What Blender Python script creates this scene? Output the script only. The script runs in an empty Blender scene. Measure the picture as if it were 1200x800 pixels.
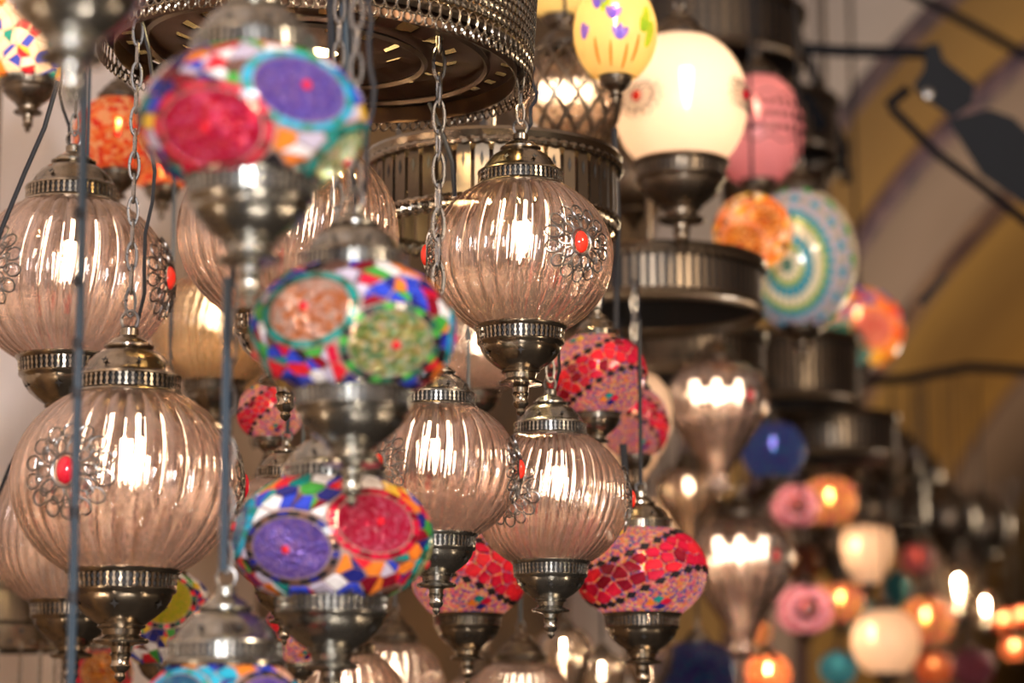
import bpy, math, random
from mathutils import Vector, Matrix
sc = bpy.context.scene
col = sc.collection
PI = math.pi
F = 2833.0                      # focal length in pixels of the 1200 wide frame (85 mm)
PITCH = math.radians(10.0)
EYE = Vector((0, 0, 1.6))
RIGHT = Vector((1, 0, 0)); FWD = Vector((0, math.cos(PITCH), math.sin(PITCH))); UP = Vector((0, -math.sin(PITCH), math.cos(PITCH)))

# ---------------------------------------------------------------- camera, world, lights, exposure
cd = bpy.data.cameras.new('camera'); cam = bpy.data.objects.new('camera', cd); col.objects.link(cam)
cam.location = EYE; cam.rotation_euler = (PI/2 + PITCH, 0, 0)
cd.sensor_width = 36; cd.lens = 85; cd.clip_start = 0.05; cd.clip_end = 200
cd.dof.use_dof = True; cd.dof.focus_distance = 2.2; cd.dof.aperture_fstop = 4.0
sc.camera = cam
w = bpy.data.worlds.new('world'); sc.world = w; w.use_nodes = True
w.node_tree.nodes['Background'].inputs[0].default_value = (0.86, 0.88, 1.0, 1)
w.node_tree.nodes['Background'].inputs[1].default_value = 0.26
sc.view_settings.view_transform = 'Standard'; sc.view_settings.look = 'None'
sc.view_settings.gamma = 1; sc.view_settings.use_curve_mapping = False
sc.view_settings.exposure = 1.2
sc.cycles.use_denoising = True
sc.cycles.max_bounces = 14; sc.cycles.diffuse_bounces = 3; sc.cycles.glossy_bounces = 5
sc.cycles.transmission_bounces = 10; sc.cycles.transparent_max_bounces = 24
sc.cycles.sample_clamp_indirect = 8; sc.cycles.caustics_reflective = False
sc.cycles.blur_glossy = 0.5

def light(name, kind, loc, power, color, size=0.3, size_y=None, aim=None):
    l = bpy.data.lights.new(name, kind); l.energy = power; l.color = color
    if kind == 'AREA':
        l.size = size
        if size_y: l.shape = 'RECTANGLE'; l.size_y = size_y
    else: l.shadow_soft_size = size
    o = bpy.data.objects.new(name, l); col.objects.link(o); o.location = loc
    if aim is not None: o.rotation_euler = (Vector(aim) - Vector(loc)).to_track_quat('-Z', 'Y').to_euler()
    return o
light('shop_front_light', 'AREA', (-0.35, -1.6, 2.35), 38, (0.93, 0.95, 1.0), 0.5, 0.8, (0, 2.3, 1.95))
light('shop_spot_light', 'AREA', (0.10, -0.6, 2.25), 34, (0.97, 0.96, 1.0), 0.10, 0.16, (0, 2.3, 1.95))  # unseen compact frontal light, added for bead sparkles and narrow metal streaks
light('street_lamp_light', 'AREA', (1.9, 0.6, 2.9), 26, (1.0, 0.80, 0.58), 0.5, 0.5, (0.3, 3.2, 2.0))  # warm area light out of frame, aimed at the hanging lamps
for x, y, z, e, c in ((-1.5, -.9, 1.25, 9, 0), (-.7, -.5, 1.15, 7, 0), (.45, -.3, 1.1, 7, 1), (1.3, -.8, 1.3, 9, 0), (-1.1, 1.2, 1.0, 4, 0), (.1, 1.0, .95, 4, 1), (1.0, 1.6, 1.1, 4, 0), (2.2, .3, 1.5, 8, 1), (1.0, -1.5, 2.1, 8, 0), (-1.9, .2, 1.7, 8, 1), (-1.2, -1.8, 1.9, 8, 0), (.1, -2.2, 1.2, 10, 1), (1.8, -.4, 2.6, 7, 0), (-.9, .3, 3.1, 6, 0)):
    light('market_lamp_light', 'POINT', (x, y, z), e, ((1, .74, .50), (1, .88, .74))[c], .022)  # unseen points around the viewer, added for streaks and sparkles
light('passage_lamp_light', 'POINT', (2.9, 9.5, 2.6), 35, (1.0, 0.80, 0.55), 0.25)  # unseen points down the passage, added to light the vault dimly
light('passage_lamp_light', 'POINT', (5.5, 14, 2.6), 50, (1.0, 0.72, 0.42), 0.25)

# ---------------------------------------------------------------- pixel helpers
def W(px, py, d):
    return EYE + FWD*d + RIGHT*((px-600)*d/F) + UP*((400-py)*d/F)
def ray(px, py):
    return (FWD*F + RIGHT*(px-600) + UP*(400-py)).normalized()
def z_at(p, py):                # height above point p at which the vertical through p is seen at row py
    lo, hi = p.z, p.z + 12
    for _ in range(40):
        m = (lo+hi)/2; q = Vector((p.x, p.y, m)) - EYE
        if 400 - F*q.dot(UP)/q.dot(FWD) > py: lo = m
        else: hi = m
    return lo

# ---------------------------------------------------------------- materials
def new_mat(name):
    m = bpy.data.materials.new(name); m.use_nodes = True
    nt = m.node_tree; nt.nodes.clear()
    out = nt.nodes.new('ShaderNodeOutputMaterial')
    return m, nt, out
def pr(nt, c=(.8,.8,.8), rough=.5, metal=0, **kw):
    b = nt.nodes.new('ShaderNodeBsdfPrincipled')
    b.inputs['Base Color'].default_value = (*c, 1); b.inputs['Roughness'].default_value = rough; b.inputs['Metallic'].default_value = metal
    for k, v in kw.items(): b.inputs[k.replace('_', ' ')].default_value = v
    return b
def coords(nt, which='Object'):
    return nt.nodes.new('ShaderNodeTexCoord').outputs[which]
def noise(nt, scale, detail=3, vec=None):
    n = nt.nodes.new('ShaderNodeTexNoise'); n.inputs['Scale'].default_value = scale; n.inputs['Detail'].default_value = detail
    nt.links.new(vec or coords(nt), n.inputs['Vector']); return n
def ramp(nt, fac, stops, interp='LINEAR'):
    r = nt.nodes.new('ShaderNodeValToRGB'); r.color_ramp.interpolation = interp
    e = r.color_ramp.elements
    while len(e) < len(stops): e.new(0.5)
    for el, (p, c) in zip(e, stops): el.position = p; el.color = (*c, 1)
    nt.links.new(fac, r.inputs[0]); return r
def bump(nt, h, strength, dist, bsdf):
    b = nt.nodes.new('ShaderNodeBump'); b.inputs['Strength'].default_value = strength; b.inputs['Distance'].default_value = dist
    nt.links.new(h, b.inputs['Height']); nt.links.new(b.outputs[0], bsdf.inputs['Normal']); return b
def mixsh(nt, f, a, b):
    m = nt.nodes.new('ShaderNodeMixShader')
    if isinstance(f, (int, float)): m.inputs[0].default_value = f
    else: nt.links.new(f, m.inputs[0])
    nt.links.new(a, m.inputs[1]); nt.links.new(b, m.inputs[2]); return m.outputs[0]
def node(nt, typ, **kw):
    n = nt.nodes.new(typ)
    for k, v in kw.items(): n.inputs[k].default_value = v
    return n

def metal_mat(name, c1, c2, rough, scale=6):
    m, nt, out = new_mat(name); b = pr(nt, c1, rough, 1)
    n = noise(nt, scale, 5); r = ramp(nt, n.outputs['Fac'], [(.35, c1), (.68, c2)])
    nt.links.new(r.outputs[0], b.inputs['Base Color'])
    r2 = ramp(nt, n.outputs['Fac'], [(.3, (rough*.75,)*3), (.75, (rough*1.5,)*3)]); nt.links.new(r2.outputs[0], b.inputs['Roughness'])
    nt.links.new(b.outputs[0], out.inputs[0]); return m
M = {}
M['brass'] = metal_mat('antique_brass', (.33, .275, .21), (.15, .125, .095), .20)
M['pewter'] = metal_mat('dull_pewter', (.34, .325, .29), (.17, .16, .14), .22)
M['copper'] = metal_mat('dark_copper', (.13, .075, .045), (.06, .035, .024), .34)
M['dark_brass'] = metal_mat('dark_brass', (.19, .145, .10), (.09, .07, .055), .33)
M['steel'] = metal_mat('chain_steel', (.24, .225, .21), (.11, .10, .095), .28)
def flat(name, c, rough=.5, metal=0, **kw):
    m, nt, out = new_mat(name); b = pr(nt, c, rough, metal, **kw)
    n = noise(nt, 9, 3); r = ramp(nt, n.outputs['Fac'], [(.3, tuple(x*.85 for x in c)), (.7, tuple(min(1, x*1.1) for x in c))])
    nt.links.new(r.outputs[0], b.inputs['Base Color']); nt.links.new(b.outputs[0], out.inputs[0]); M[name] = m; return m
flat('recess', (.012, .010, .009), .7)  # near-black colour standing in for shade inside holes and gaps
flat('cord_blue', (.014, .027, .040), .35)
flat('cord_black', (.008, .008, .010), .45, 0, Specular_IOR_Level=.25)
flat('black_paint', (.002, .003, .006), .6, 0, Specular_IOR_Level=.15)
flat('socket', (.10, .085, .075), .45)
flat('cabochon', (.62, .025, .012), .08)
flat('cabochon_dark', (.42, .008, .02), .08)

def glow_mat(name, c, s):
    m, nt, out = new_mat(name); e = node(nt, 'ShaderNodeEmission', Color=(*c, 1), Strength=s); nt.links.new(e.outputs[0], out.inputs[0]); M[name] = m; return m
glow_mat('bulb', (1, .76, .53), 19)
glow_mat('bulb_far', (1, .66, .38), 16)
glow_mat('bulb_orange', (1, .30, .10), 14)
glow_mat('bulb_hot', (1, .74, .48), 150)
glow_mat('bulb_white', (1, .95, .78), 16)

def clear_glass(name, tint, coat, clear=.30, lustre=.012):
    """blown glass with a thin lustre coat: refracting body, some light passing straight, a faint scattering film"""
    m, nt, out = new_mat(name)
    g = node(nt, 'ShaderNodeBsdfGlass', Color=(*tint, 1), Roughness=0.0, IOR=1.45)
    t = node(nt, 'ShaderNodeBsdfTransparent', Color=(*tint, 1))
    n = noise(nt, 5, 4)
    a = mixsh(nt, clear, g.outputs[0], t.outputs[0])
    d = node(nt, 'ShaderNodeBsdfDiffuse', Color=(*coat, 1)); tr = node(nt, 'ShaderNodeBsdfTranslucent', Color=(*coat, 1))
    film = mixsh(nt, .6, d.outputs[0], tr.outputs[0])
    r = ramp(nt, n.outputs['Fac'], [(.35, (lustre*.6,)*3), (.7, (lustre*1.5,)*3)])
    b = mixsh(nt, r.outputs[0], a, film)
    gl = node(nt, 'ShaderNodeBsdfGlossy', Color=(1, .84, .75, 1), Roughness=.012)
    n3 = noise(nt, 22, 2); bump(nt, n3.outputs['Fac'], .04, .012, g); bump(nt, n3.outputs['Fac'], .04, .012, gl)
    lw = node(nt, 'ShaderNodeLayerWeight', Blend=.35)
    mp = nt.nodes.new('ShaderNodeMath'); mp.operation = 'MULTIPLY_ADD'; mp.inputs[1].default_value = .27; mp.inputs[2].default_value = .05
    nt.links.new(lw.outputs['Facing'], mp.inputs[0])
    c = mixsh(nt, mp.outputs[0], b, gl.outputs[0])
    nt.links.new(c, out.inputs[0]); M[name] = m; return m
clear_glass('rose_glass', (1, .955, .93), (1, .74, .64), .30, .017)
clear_glass('amber_glass', (1, .93, .80), (.95, .68, .38))
clear_glass('straw_glass', (1, .95, .88), (.96, .78, .58), .30, .008)

def tile_mat(name, c, clear=.22, rough=.12):
    m, nt, out = new_mat(name)
    b = pr(nt, c, rough); n = noise(nt, 14, 3)
    r = ramp(nt, n.outputs['Fac'], [(.3, tuple(x*.7 for x in c)), (.7, tuple(min(1, x*1.25+.01) for x in c))])
    nt.links.new(r.outputs[0], b.inputs['Base Color'])
    sat = tuple(min(1, x**.8) for x in c)
    t = node(nt, 'ShaderNodeBsdfTranslucent', Color=(*sat, 1)); tp = node(nt, 'ShaderNodeBsdfTransparent', Color=(*sat, 1))
    a = mixsh(nt, .45, b.outputs[0], t.outputs[0]); a = mixsh(nt, clear, a, tp.outputs[0])
    nt.links.new(a, out.inputs[0]); M[name] = m; return m
TC = dict(red=(.80,.02,.04), crimson=(.62,.01,.05), orange=(.95,.26,.03), yellow=(.93,.60,.05), green=(.06,.40,.06), lime=(.42,.62,.04), teal=(.01,.30,.27),
          aqua=(.02,.42,.62), blue=(.03,.07,.62), navy=(.015,.02,.22), violet=(.28,.16,.75), white=(.85,.84,.84), lilac=(.60,.56,.70), peach=(.95,.55,.38), brown=(.16,.08,.06),
          black=(.015,.012,.015), cream=(.90,.80,.60), pink=(.9,.35,.40), darkgreen=(.01,.10,.06), maroon=(.25,.005,.02))
for k, c in TC.items(): tile_mat('tile_'+k, c, .0 if k in ('black', 'darkgreen', 'white', 'cream') else .2)

def bead_mat(name, cols, scale=26, sparkle=.06, clear=.10):
    """a bed of tiny glass beads: cell colours and fine relief"""
    m, nt, out = new_mat(name)
    v = nt.nodes.new('ShaderNodeTexVoronoi'); v.inputs['Scale'].default_value = scale; nt.links.new(coords(nt), v.inputs['Vector'])
    sep = nt.nodes.new('ShaderNodeSeparateColor'); nt.links.new(v.outputs['Color'], sep.inputs[0])
    k = len(cols); r = ramp(nt, sep.outputs[0], [(i/k, c) for i, c in enumerate(cols)], 'CONSTANT')
    b = pr(nt, cols[0], sparkle, .35); nt.links.new(r.outputs[0], b.inputs['Base Color'])
    bump(nt, v.outputs['Distance'], 1.0, .05, b).invert = True
    t = nt.nodes.new('ShaderNodeBsdfTranslucent'); nt.links.new(r.outputs[0], t.inputs[0])
    tp = nt.nodes.new('ShaderNodeBsdfTransparent'); nt.links.new(r.outputs[0], tp.inputs[0])
    a = mixsh(nt, .45, b.outputs[0], t.outputs[0]); a = mixsh(nt, clear, a, tp.outputs[0])
    nt.links.new(a, out.inputs[0]); M[name] = m; return m
bead_mat('beads_red', [(.95,.02,.13), (.90,.03,.20), (1,.10,.15), (.8,.01,.08), (1,.14,.36)], clear=.12)
bead_mat('beads_violet', [(.34,.22,.90), (.27,.18,.82), (.46,.33,.92), (.30,.24,.98)])
bead_mat('beads_peach', [(1,.55,.38), (1,.72,.62), (.98,.40,.16), (1,.84,.76)], scale=17, clear=.16)
bead_mat('beads_green', [(.35,.60,.20), (.62,.66,.22), (.22,.48,.25), (.85,.78,.35), (.55,.85,.55), (.9,.85,.6)], scale=17, clear=.16)
bead_mat('beads_pink', [(.98,.09,.24), (.92,.03,.14), (1,.22,.40)], clear=.12)
bead_mat('beads_lime', [(.75,.78,.04), (.55,.70,.05), (.88,.75,.08)])
bead_mat('beads_blue', [(.04,.30,.60), (.05,.16,.55), (.12,.48,.66)])
bead_mat('beads_mixed', [(.90,.24,.26), (.95,.36,.12), (.34,.12,.48), (.92,.18,.32), (.85,.55,.25), (.14,.16,.5), (.98,.5,.42)], scale=24, clear=.1)
bead_mat('beads_orange', [(.95,.42,.06), (.93,.56,.16), (.80,.24,.05), (.40,.14,.06), (.95,.68,.35)], scale=14, clear=.08)
bead_mat('beads_night', [(.04,.08,.34), (.08,.05,.30), (.03,.20,.38), (.16,.10,.30)], scale=18, clear=.28)
bead_mat('beads_rose', [(.62,.22,.32), (.75,.36,.42), (.50,.14,.24)], scale=14, clear=.28)
bead_mat('beads_rust', [(.60,.14,.10), (.52,.28,.05), (.45,.06,.12), (.65,.36,.10)], scale=12, clear=.28)
bead_mat('beads_sea', [(.05,.34,.40), (.10,.44,.46), (.04,.20,.42), (.2,.5,.4)], scale=16)
bead_mat('beads_flame', [(1,.16,.04), (1,.34,.10), (.85,.05,.03), (1,.52,.25)], scale=9, clear=.28)
bead_mat('beads_sand', [(.80,.66,.50), (.62,.55,.48), (.72,.70,.45), (.40,.46,.48)], scale=22)
bead_mat('beads_pinkrose', [(.90,.34,.38), (.88,.30,.36), (.93,.42,.42)], scale=10)

def grout_mat(name, c, clear):
    m, nt, out = new_mat(name); b = pr(nt, c, .5)
    t = node(nt, 'ShaderNodeBsdfTranslucent', Color=(*c, 1)); tp = node(nt, 'ShaderNodeBsdfTransparent', Color=(*c, 1))
    a = mixsh(nt, .4, b.outputs[0], t.outputs[0]); a = mixsh(nt, clear, a, tp.outputs[0])
    nt.links.new(a, out.inputs[0]); M[name] = m
grout_mat('grout_pale', (.75, .62, .58), .35)
grout_mat('grout_gold', (.90, .62, .38), .35)
grout_mat('grout_mid', (.42, .30, .26), .30)
grout_mat('grout_dark', (.06, .05, .06), .30)

def milk(name, c, clear=.16, rough=.3):
    m, nt, out = new_mat(name); b = pr(nt, c, rough)
    n = noise(nt, 2.5, 4); r = ramp(nt, n.outputs['Fac'], [(.3, tuple(x*.9 for x in c)), (.7, c)])
    nt.links.new(r.outputs[0], b.inputs['Base Color'])
    t = node(nt, 'ShaderNodeBsdfTranslucent', Color=(*c, 1)); tp = node(nt, 'ShaderNodeBsdfTransparent', Color=(*c, 1))
    a = mixsh(nt, .6, b.outputs[0], t.outputs[0]); a = mixsh(nt, clear, a, tp.outputs[0])
    nt.links.new(a, out.inputs[0]); M[name] = m
milk('milk_cream', (.96, .76, .58)); milk('milk_floral', (.97, .72, .28), .3); milk('milk_pink', (.85, .36, .40))

def plaster(name, c, c2, sc1=1.2, bumpy=.3):
    m, nt, out = new_mat(name); b = pr(nt, c, .85)
    n = noise(nt, sc1, 6, coords(nt, 'Object')); r = ramp(nt, n.outputs['Fac'], [(.35, c2), (.65, c)])
    nt.links.new(r.outputs[0], b.inputs['Base Color']); n2 = noise(nt, 14, 5); bump(nt, n2.outputs['Fac'], bumpy, .01, b)
    nt.links.new(b.outputs[0], out.inputs[0]); M[name] = m
plaster('plaster_white', (.90, .82, .82), (.80, .71, .70))
plaster('plaster_ochre', (.42, .24, .055), (.35, .19, .04))
plaster('plaster_band', (.30, .22, .19), (.25, .18, .15))
plaster('plaster_old', (.74, .66, .64), (.50, .36, .24), .9)
plaster('plaster_brown', (.26, .15, .06), (.10, .06, .04), 1.4)
plaster('stone_floor', (.045, .04, .036), (.03, .028, .026))
def motif(name, base, ink, scale, lo, hi):
    m, nt, out = new_mat(name); b = pr(nt, base, .85)
    v = nt.nodes.new('ShaderNodeTexVoronoi'); v.inputs['Scale'].default_value = scale; nt.links.new(coords(nt), v.inputs['Vector'])
    r = ramp(nt, v.outputs['Distance'], [(lo, ink), (hi, base)]); nt.links.new(r.outputs[0], b.inputs['Base Color'])
    nt.links.new(b.outputs[0], out.inputs[0]); M[name] = m
motif('paint_purple', (.20, .12, .15), (.045, .03, .08), 9, .35, .6)
motif('paint_maroon', (.20, .11, .07), (.035, .006, .02), 2.6, .50, .56)

# ---------------------------------------------------------------- mesh helpers
class MB:
    def __init__(s): s.v = []; s.f = []
    def add(s, vs, fs, mat=None):
        o = len(s.v)
        s.v += [tuple(mat @ Vector(v)) if mat is not None else tuple(v) for v in vs]
        s.f += [tuple(i+o for i in f) for f in fs]
    def mesh(s, name, material, smooth=True, sharp=38):
        me = bpy.data.meshes.new(name); me.from_pydata(s.v, [], s.f)
        if material is not None: me.materials.append(M[material] if isinstance(material, str) else material)
        if smooth:
            me.shade_smooth()
            if sharp: me.set_sharp_from_angle(angle=math.radians(sharp))
        me.update(); return me
def lathe(prof, seg=48, mb=None, cap=True, mod=None):
    mb = mb or MB(); vs = []; fs = []
    for r, z in prof:
        for i in range(seg):
            a = 2*PI*i/seg; rr = r*(mod(a, z) if mod else 1)
            vs.append((rr*math.cos(a), rr*math.sin(a), z))
    n = len(prof)
    for j in range(n-1):
        for i in range(seg):
            k = (i+1) % seg
            fs.append((j*seg+i, j*seg+k, (j+1)*seg+k, (j+1)*seg+i))
    mb.add(vs, fs); return mb
def torus_pts(a, b, thick, seg=14, m=5, mat=None, mb=None, squash=1):
    """an elongated ring with half axes a (x) and b (z) in the XZ plane"""
    mb = mb if mb is not None else MB(); vs = []; fs = []
    for i in range(seg):
        t = 2*PI*i/seg; c, s_ = math.cos(t), math.sin(t)
        for j in range(m):
            u = 2*PI*j/m; rr = thick*math.cos(u)
            nx, nz = c*b, s_*a; L = math.hypot(nx, nz) or 1
            vs.append((a*c + rr*nx/L, thick*math.sin(u)*squash, b*s_ + rr*nz/L))
    for i in range(seg):
        for j in range(m):
            i2, j2 = (i+1) % seg, (j+1) % m
            fs.append((i*m+j, i*m+j2, i2*m+j2, i2*m+j))
    mb.add(vs, fs, mat); return mb
def tube(pts, r, seg=6, mb=None, caps=True):
    mb = mb if mb is not None else MB(); pts = [Vector(p) for p in pts]; vs = []; fs = []
    n = len(pts); prev = None
    for i, p in enumerate(pts):
        t = (pts[min(i+1, n-1)] - pts[max(i-1, 0)]).normalized()
        if prev is None: x = t.orthogonal().normalized()
        else: x = (prev - t*prev.dot(t)).normalized()
        prev = x; y = t.cross(x); rr = r[i] if isinstance(r, (list, tuple)) else r
        for j in range(seg):
            a = 2*PI*j/seg; vs.append(p + x*(rr*math.cos(a)) + y*(rr*math.sin(a)))
    for i in range(n-1):
        for j in range(seg):
            k = (j+1) % seg; fs.append((i*seg+j, i*seg+k, (i+1)*seg+k, (i+1)*seg+j))
    if caps: fs.append(tuple(range(seg))[::-1]); fs.append(tuple((n-1)*seg+j for j in range(seg)))
    mb.add(vs, fs); return mb
def box(mb, cx, cy, cz, sx, sy, sz, mat=None):
    vs = [(cx+sx*a/2, cy+sy*b/2, cz+sz*c/2) for c in (-1, 1) for b in (-1, 1) for a in (-1, 1)]
    mb.add(vs, [(0,2,3,1), (4,5,7,6), (0,1,5,4), (2,6,7,3), (0,4,6,2), (1,3,7,5)], mat)
def obj(name, me, parent=None, loc=None, rot=None, scale=None, kind=None):
    o = bpy.data.objects.new(name, me); col.objects.link(o)
    if parent is not None: o.parent = parent
    if loc is not None: o.location = loc
    if rot is not None: o.rotation_euler = rot
    if scale is not None: o.scale = (scale,)*3 if isinstance(scale, (int, float)) else scale
    if kind: o['kind'] = kind
    return o
def empty(name, loc, label, cat, group=None, scale=1, rotz=0):
    o = obj(name, None, None, loc, (0, 0, rotz), scale); o.empty_display_size = .05
    o['label'] = label; o['category'] = cat
    if group: o['group'] = group
    return o
def tag(o, label, cat, group=None):
    o['label'] = label; o['category'] = cat
    if group: o['group'] = group
    return o

# ---------------------------------------------------------------- the setting: painted barrel vault of the bazaar passage
AX = Vector((800, 2877, 0)).normalized(); AP = Vector((AX.y, -AX.x, 0))     # along / across the passage
C0 = W(1850, 800, 8.5); VR = 3.0; VZ = C0.z
def vault_t(px, py):
    d = ray(px, py); o = EYE - C0
    a2, az = d.dot(AP), d.z; b2, bz = o.dot(AP), o.z
    A = a2*a2+az*az; B = 2*(a2*b2+az*bz); Cc = b2*b2+bz*bz-VR*VR
    s = (-B + math.sqrt(B*B-4*A*Cc))/(2*A)
    return (o + d*s).dot(AX)
def vault_z(p):
    h = (p - C0).dot(AP); return VZ + math.sqrt(max(VR*VR - h*h, 0.2))
t1 = (vault_t(1085, 20) + vault_t(960, 170))/2
t2 = (vault_t(1170, 100) + vault_t(1000, 300))/2
t3 = (vault_t(1130, 270) + vault_t(1080, 330))/2
t4 = (vault_t(1200, 480) + vault_t(1100, 590))/2
t5 = vault_t(1190, 590)
t0 = vault_t(900, 30); tm = vault_t(330, 400)
print('VAULT', [round(x, 2) for x in (tm, t0, t1, t2, t3, t4, t5)])
def vault_strip(name, ta, tb, mat, r=VR, a0=-.02, a1=1.02, seg=56, nt_=1):
    mb = MB(); vs = []; fs = []
    for i in range(seg+1):
        a = PI*(a0 + (a1-a0)*i/seg)
        for k, t in enumerate((ta, tb)):
            for rr in (r, r+.18):
                p = C0 + AX*t - AP*(rr*math.cos(a)) + Vector((0, 0, rr*math.sin(a))); vs.append(p)
    for i in range(seg):
        o = i*4; q = o+4
        fs += [(o, q, q+2, o+2), (o+1, o+3, q+3, q+1), (o, o+1, q+1, q), (o+2, q+2, q+3, o+3)]
    mb.add(vs, fs); return mb.mesh(name, mat)
ceil = obj('ceiling', vault_strip('ceiling', tm, t0, 'plaster_brown')); ceil['kind'] = 'structure'
for ta, tb, mt, nm, rr in ((-12, tm, 'plaster_old', 'plaster_bay', VR), (t0, t1-.10, 'plaster_white', 'plaster_bay', VR), (t1-.10, t1+.16, 'paint_purple', 'painted_border', VR),
                       (t1+.16, t2-.22, 'plaster_ochre', 'plaster_bay', VR), (t2-.22, t2, 'paint_purple', 'painted_border', VR-.03), (t2, t3-.15, 'plaster_band', 'arch_band', VR-.03),
                       (t3-.15, t3+.30, 'paint_maroon', 'painted_border', VR-.03), (t3+.30, t4-.5, 'plaster_ochre', 'plaster_bay', VR), (t4-.5, t5, 'plaster_band', 'arch_band', VR-.03),
                       (t5, 40, 'plaster_ochre', 'plaster_bay', VR)):
    obj(nm, vault_strip(nm, ta, tb, mt, rr), ceil)
def quad_wall(name, pts, mat):
    n = (pts[1]-pts[0]).cross(pts[2]-pts[0]).normalized()*.12
    mb = MB(); mb.add(list(pts)+[p+n for p in pts], [(0,1,2,3), (7,6,5,4), (0,4,5,1), (1,5,6,2), (2,6,7,3), (3,7,4,0)])
    o = obj(name, mb.mesh(name, mat, False)); o['kind'] = 'structure'; return o
for nm, sgn in (('wall_left', -1), ('wall_right', 1)):
    a = C0 + AX*-12 + AP*(sgn*VR); b = C0 + AX*32 + AP*(sgn*VR)
    pts = [Vector((a.x, a.y, 0)), Vector((b.x, b.y, 0)), Vector((b.x, b.y, VZ)), Vector((a.x, a.y, VZ))]
    if sgn < 0: pts = pts[::-1]
    quad_wall(nm, pts, 'plaster_brown')
fl = [C0 + AX*t + AP*s for t, s in ((-12, -VR), (32, -VR), (32, VR), (-12, VR))]
quad_wall('floor', [Vector((p.x, p.y, 0)) for p in fl], 'stone_floor')
en = [C0 + AX*32 + AP*s for s in (-VR, VR)]
quad_wall('wall_far', [Vector((en[0].x, en[0].y, 0)), Vector((en[1].x, en[1].y, 0)), Vector((en[1].x, en[1].y, VZ+VR)), Vector((en[0].x, en[0].y, VZ+VR))], 'plaster_brown')

# ---------------------------------------------------------------- shared lamp pieces (unit: globe radius 1)
def ridge(r, z, h, out=.02):
    return [(r, z), (r+out, z-h*.25), (r+out, z-h*.75), (r, z-h)]
# cap: origin at the globe's top rim, rises to 0.62
CAP = [(.30,-.02), (.49,-.03), (.50,.0), (.485,.02), (.47,.03), (.462,.035)]
CAP2 = [(.462,.145), (.475,.15), (.47,.17), (.43,.19), (.405,.22), (.37,.28), (.32,.34), (.26,.385), (.215,.405), (.205,.42), (.225,.43), (.225,.445), (.195,.455), (.18,.475), (.15,.50), (.10,.525), (.085,.54), (.085,.60), (.06,.62), (.0,.62)]
HOLD = [(.30,.03), (.50,.03), (.515,.015), (.505,-.01), (.485,-.025), (.478,-.03)]
HOLD2 = [(.468,-.15), (.478,-.158), (.47,-.18), (.44,-.20), (.435,-.22), (.42,-.26), (.37,-.33), (.29,-.40), (.225,-.445), (.205,-.46), (.215,-.475), (.205,-.49), (.175,-.50), (.165,-.55), (.175,-.565),
         (.235,-.585), (.245,-.60), (.235,-.62), (.13,-.635), (.09,-.65), (.082,-.70), (.095,-.72), (.082,-.74), (.075,-.79), (.09,-.82), (.075,-.85), (.04,-.88), (.05,-.91), (.035,-.94), (0,-.965)]
def fl_mod(n, lo, hi, k=.012):
    return lambda a, z: 1 + (k*math.cos(n*a) if lo < z < hi else 0)
def pierced(r0, r1, z0, z1, n):
    """band of upright bars with two rows of oval gaps and a dark lining"""
    mb = MB(); lathe([(r0*.955, z0), (r1*.955, z1)], 40, mb); me1 = mb  # dark cylinder stands in for the shaded interior behind the gaps
    b = MB(); zm = (z0+z1)/2; rm = (r0+r1)/2; h = (z1-z0)
    for i in range(n):
        a = 2*PI*i/n; ma = Matrix.Rotation(a, 4, 'Z'); wd = 2*PI*rm/n*.27; tk = .012
        vs = []
        for z, r, w_ in ((z0, r0, wd*1.8), (z0+h*.25, r0*.75+r1*.25, wd*.55), (zm, rm, wd*1.7), (z0+h*.75, r0*.25+r1*.75, wd*.55), (z1, r1, wd*1.8)):
            vs += [(r*.972, -w_/1, z), (r+.004, -w_*.6, z), (r+.004, w_*.6, z), (r*.972, w_, z)]
        fs = [(k*4+j, k*4+j+1, k*4+j+5, k*4+j+4) for k in range(4) for j in range(3)]
        b.add(vs, fs, ma)
    return me1, b
def star_mb(r, z, slope, n, size, mb):
    for i in range(n):
        a = 2*PI*(i+.5)/n
        m_ = Matrix.Rotation(a, 4, 'Z') @ Matrix.Translation((r, 0, z)) @ Matrix.Rotation(slope, 4, 'Y')
        vs = [(.004, 0, 0)]; k = 8
        for j in range(k):
            t = 2*PI*j/k; q = size if j % 2 == 0 else size*.36; vs.append((.002, q*math.sin(t)*.85, q*math.cos(t)))
        mb.add(vs, [(0, 1+j, 1+(j+1) % k) for j in range(k)], m_)
PM = {}
for metal in ('brass', 'pewter', 'dark_brass'):
    cap = lathe(CAP, 48); lathe(CAP2, 48, cap, mod=fl_mod(12, .2, .38)); PM['cap', metal] = cap.mesh('cap', metal)
    ho = lathe(HOLD, 48); lathe(HOLD2, 48, ho, mod=fl_mod(12, -.44, -.21)); PM['holder', metal] = ho.mesh('holder', metal)
    _, bb = pierced(.466, .462, .035, .145, 52); PM['cap_band', metal] = bb.mesh('pierced_band', metal)
    _, bb = pierced(.468, .480, -.152, -.03, 52); PM['hold_band', metal] = bb.mesh('pierced_band', metal)
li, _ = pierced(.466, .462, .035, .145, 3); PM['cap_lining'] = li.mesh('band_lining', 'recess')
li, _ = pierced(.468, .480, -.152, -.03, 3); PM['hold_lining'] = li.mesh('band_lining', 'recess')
s_ = MB(); star_mb(.398, .268, -.66, 8, .046, s_); PM['cap_stars'] = s_.mesh('star_cutouts', 'recess', False)  # dark stars laid on the metal, the shade of holes as colour
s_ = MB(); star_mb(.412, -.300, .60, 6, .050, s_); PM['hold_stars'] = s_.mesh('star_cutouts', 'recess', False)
PM['ring'] = torus_pts(.075, .085, .016, 18, 7).mesh('loop', 'steel')
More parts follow.
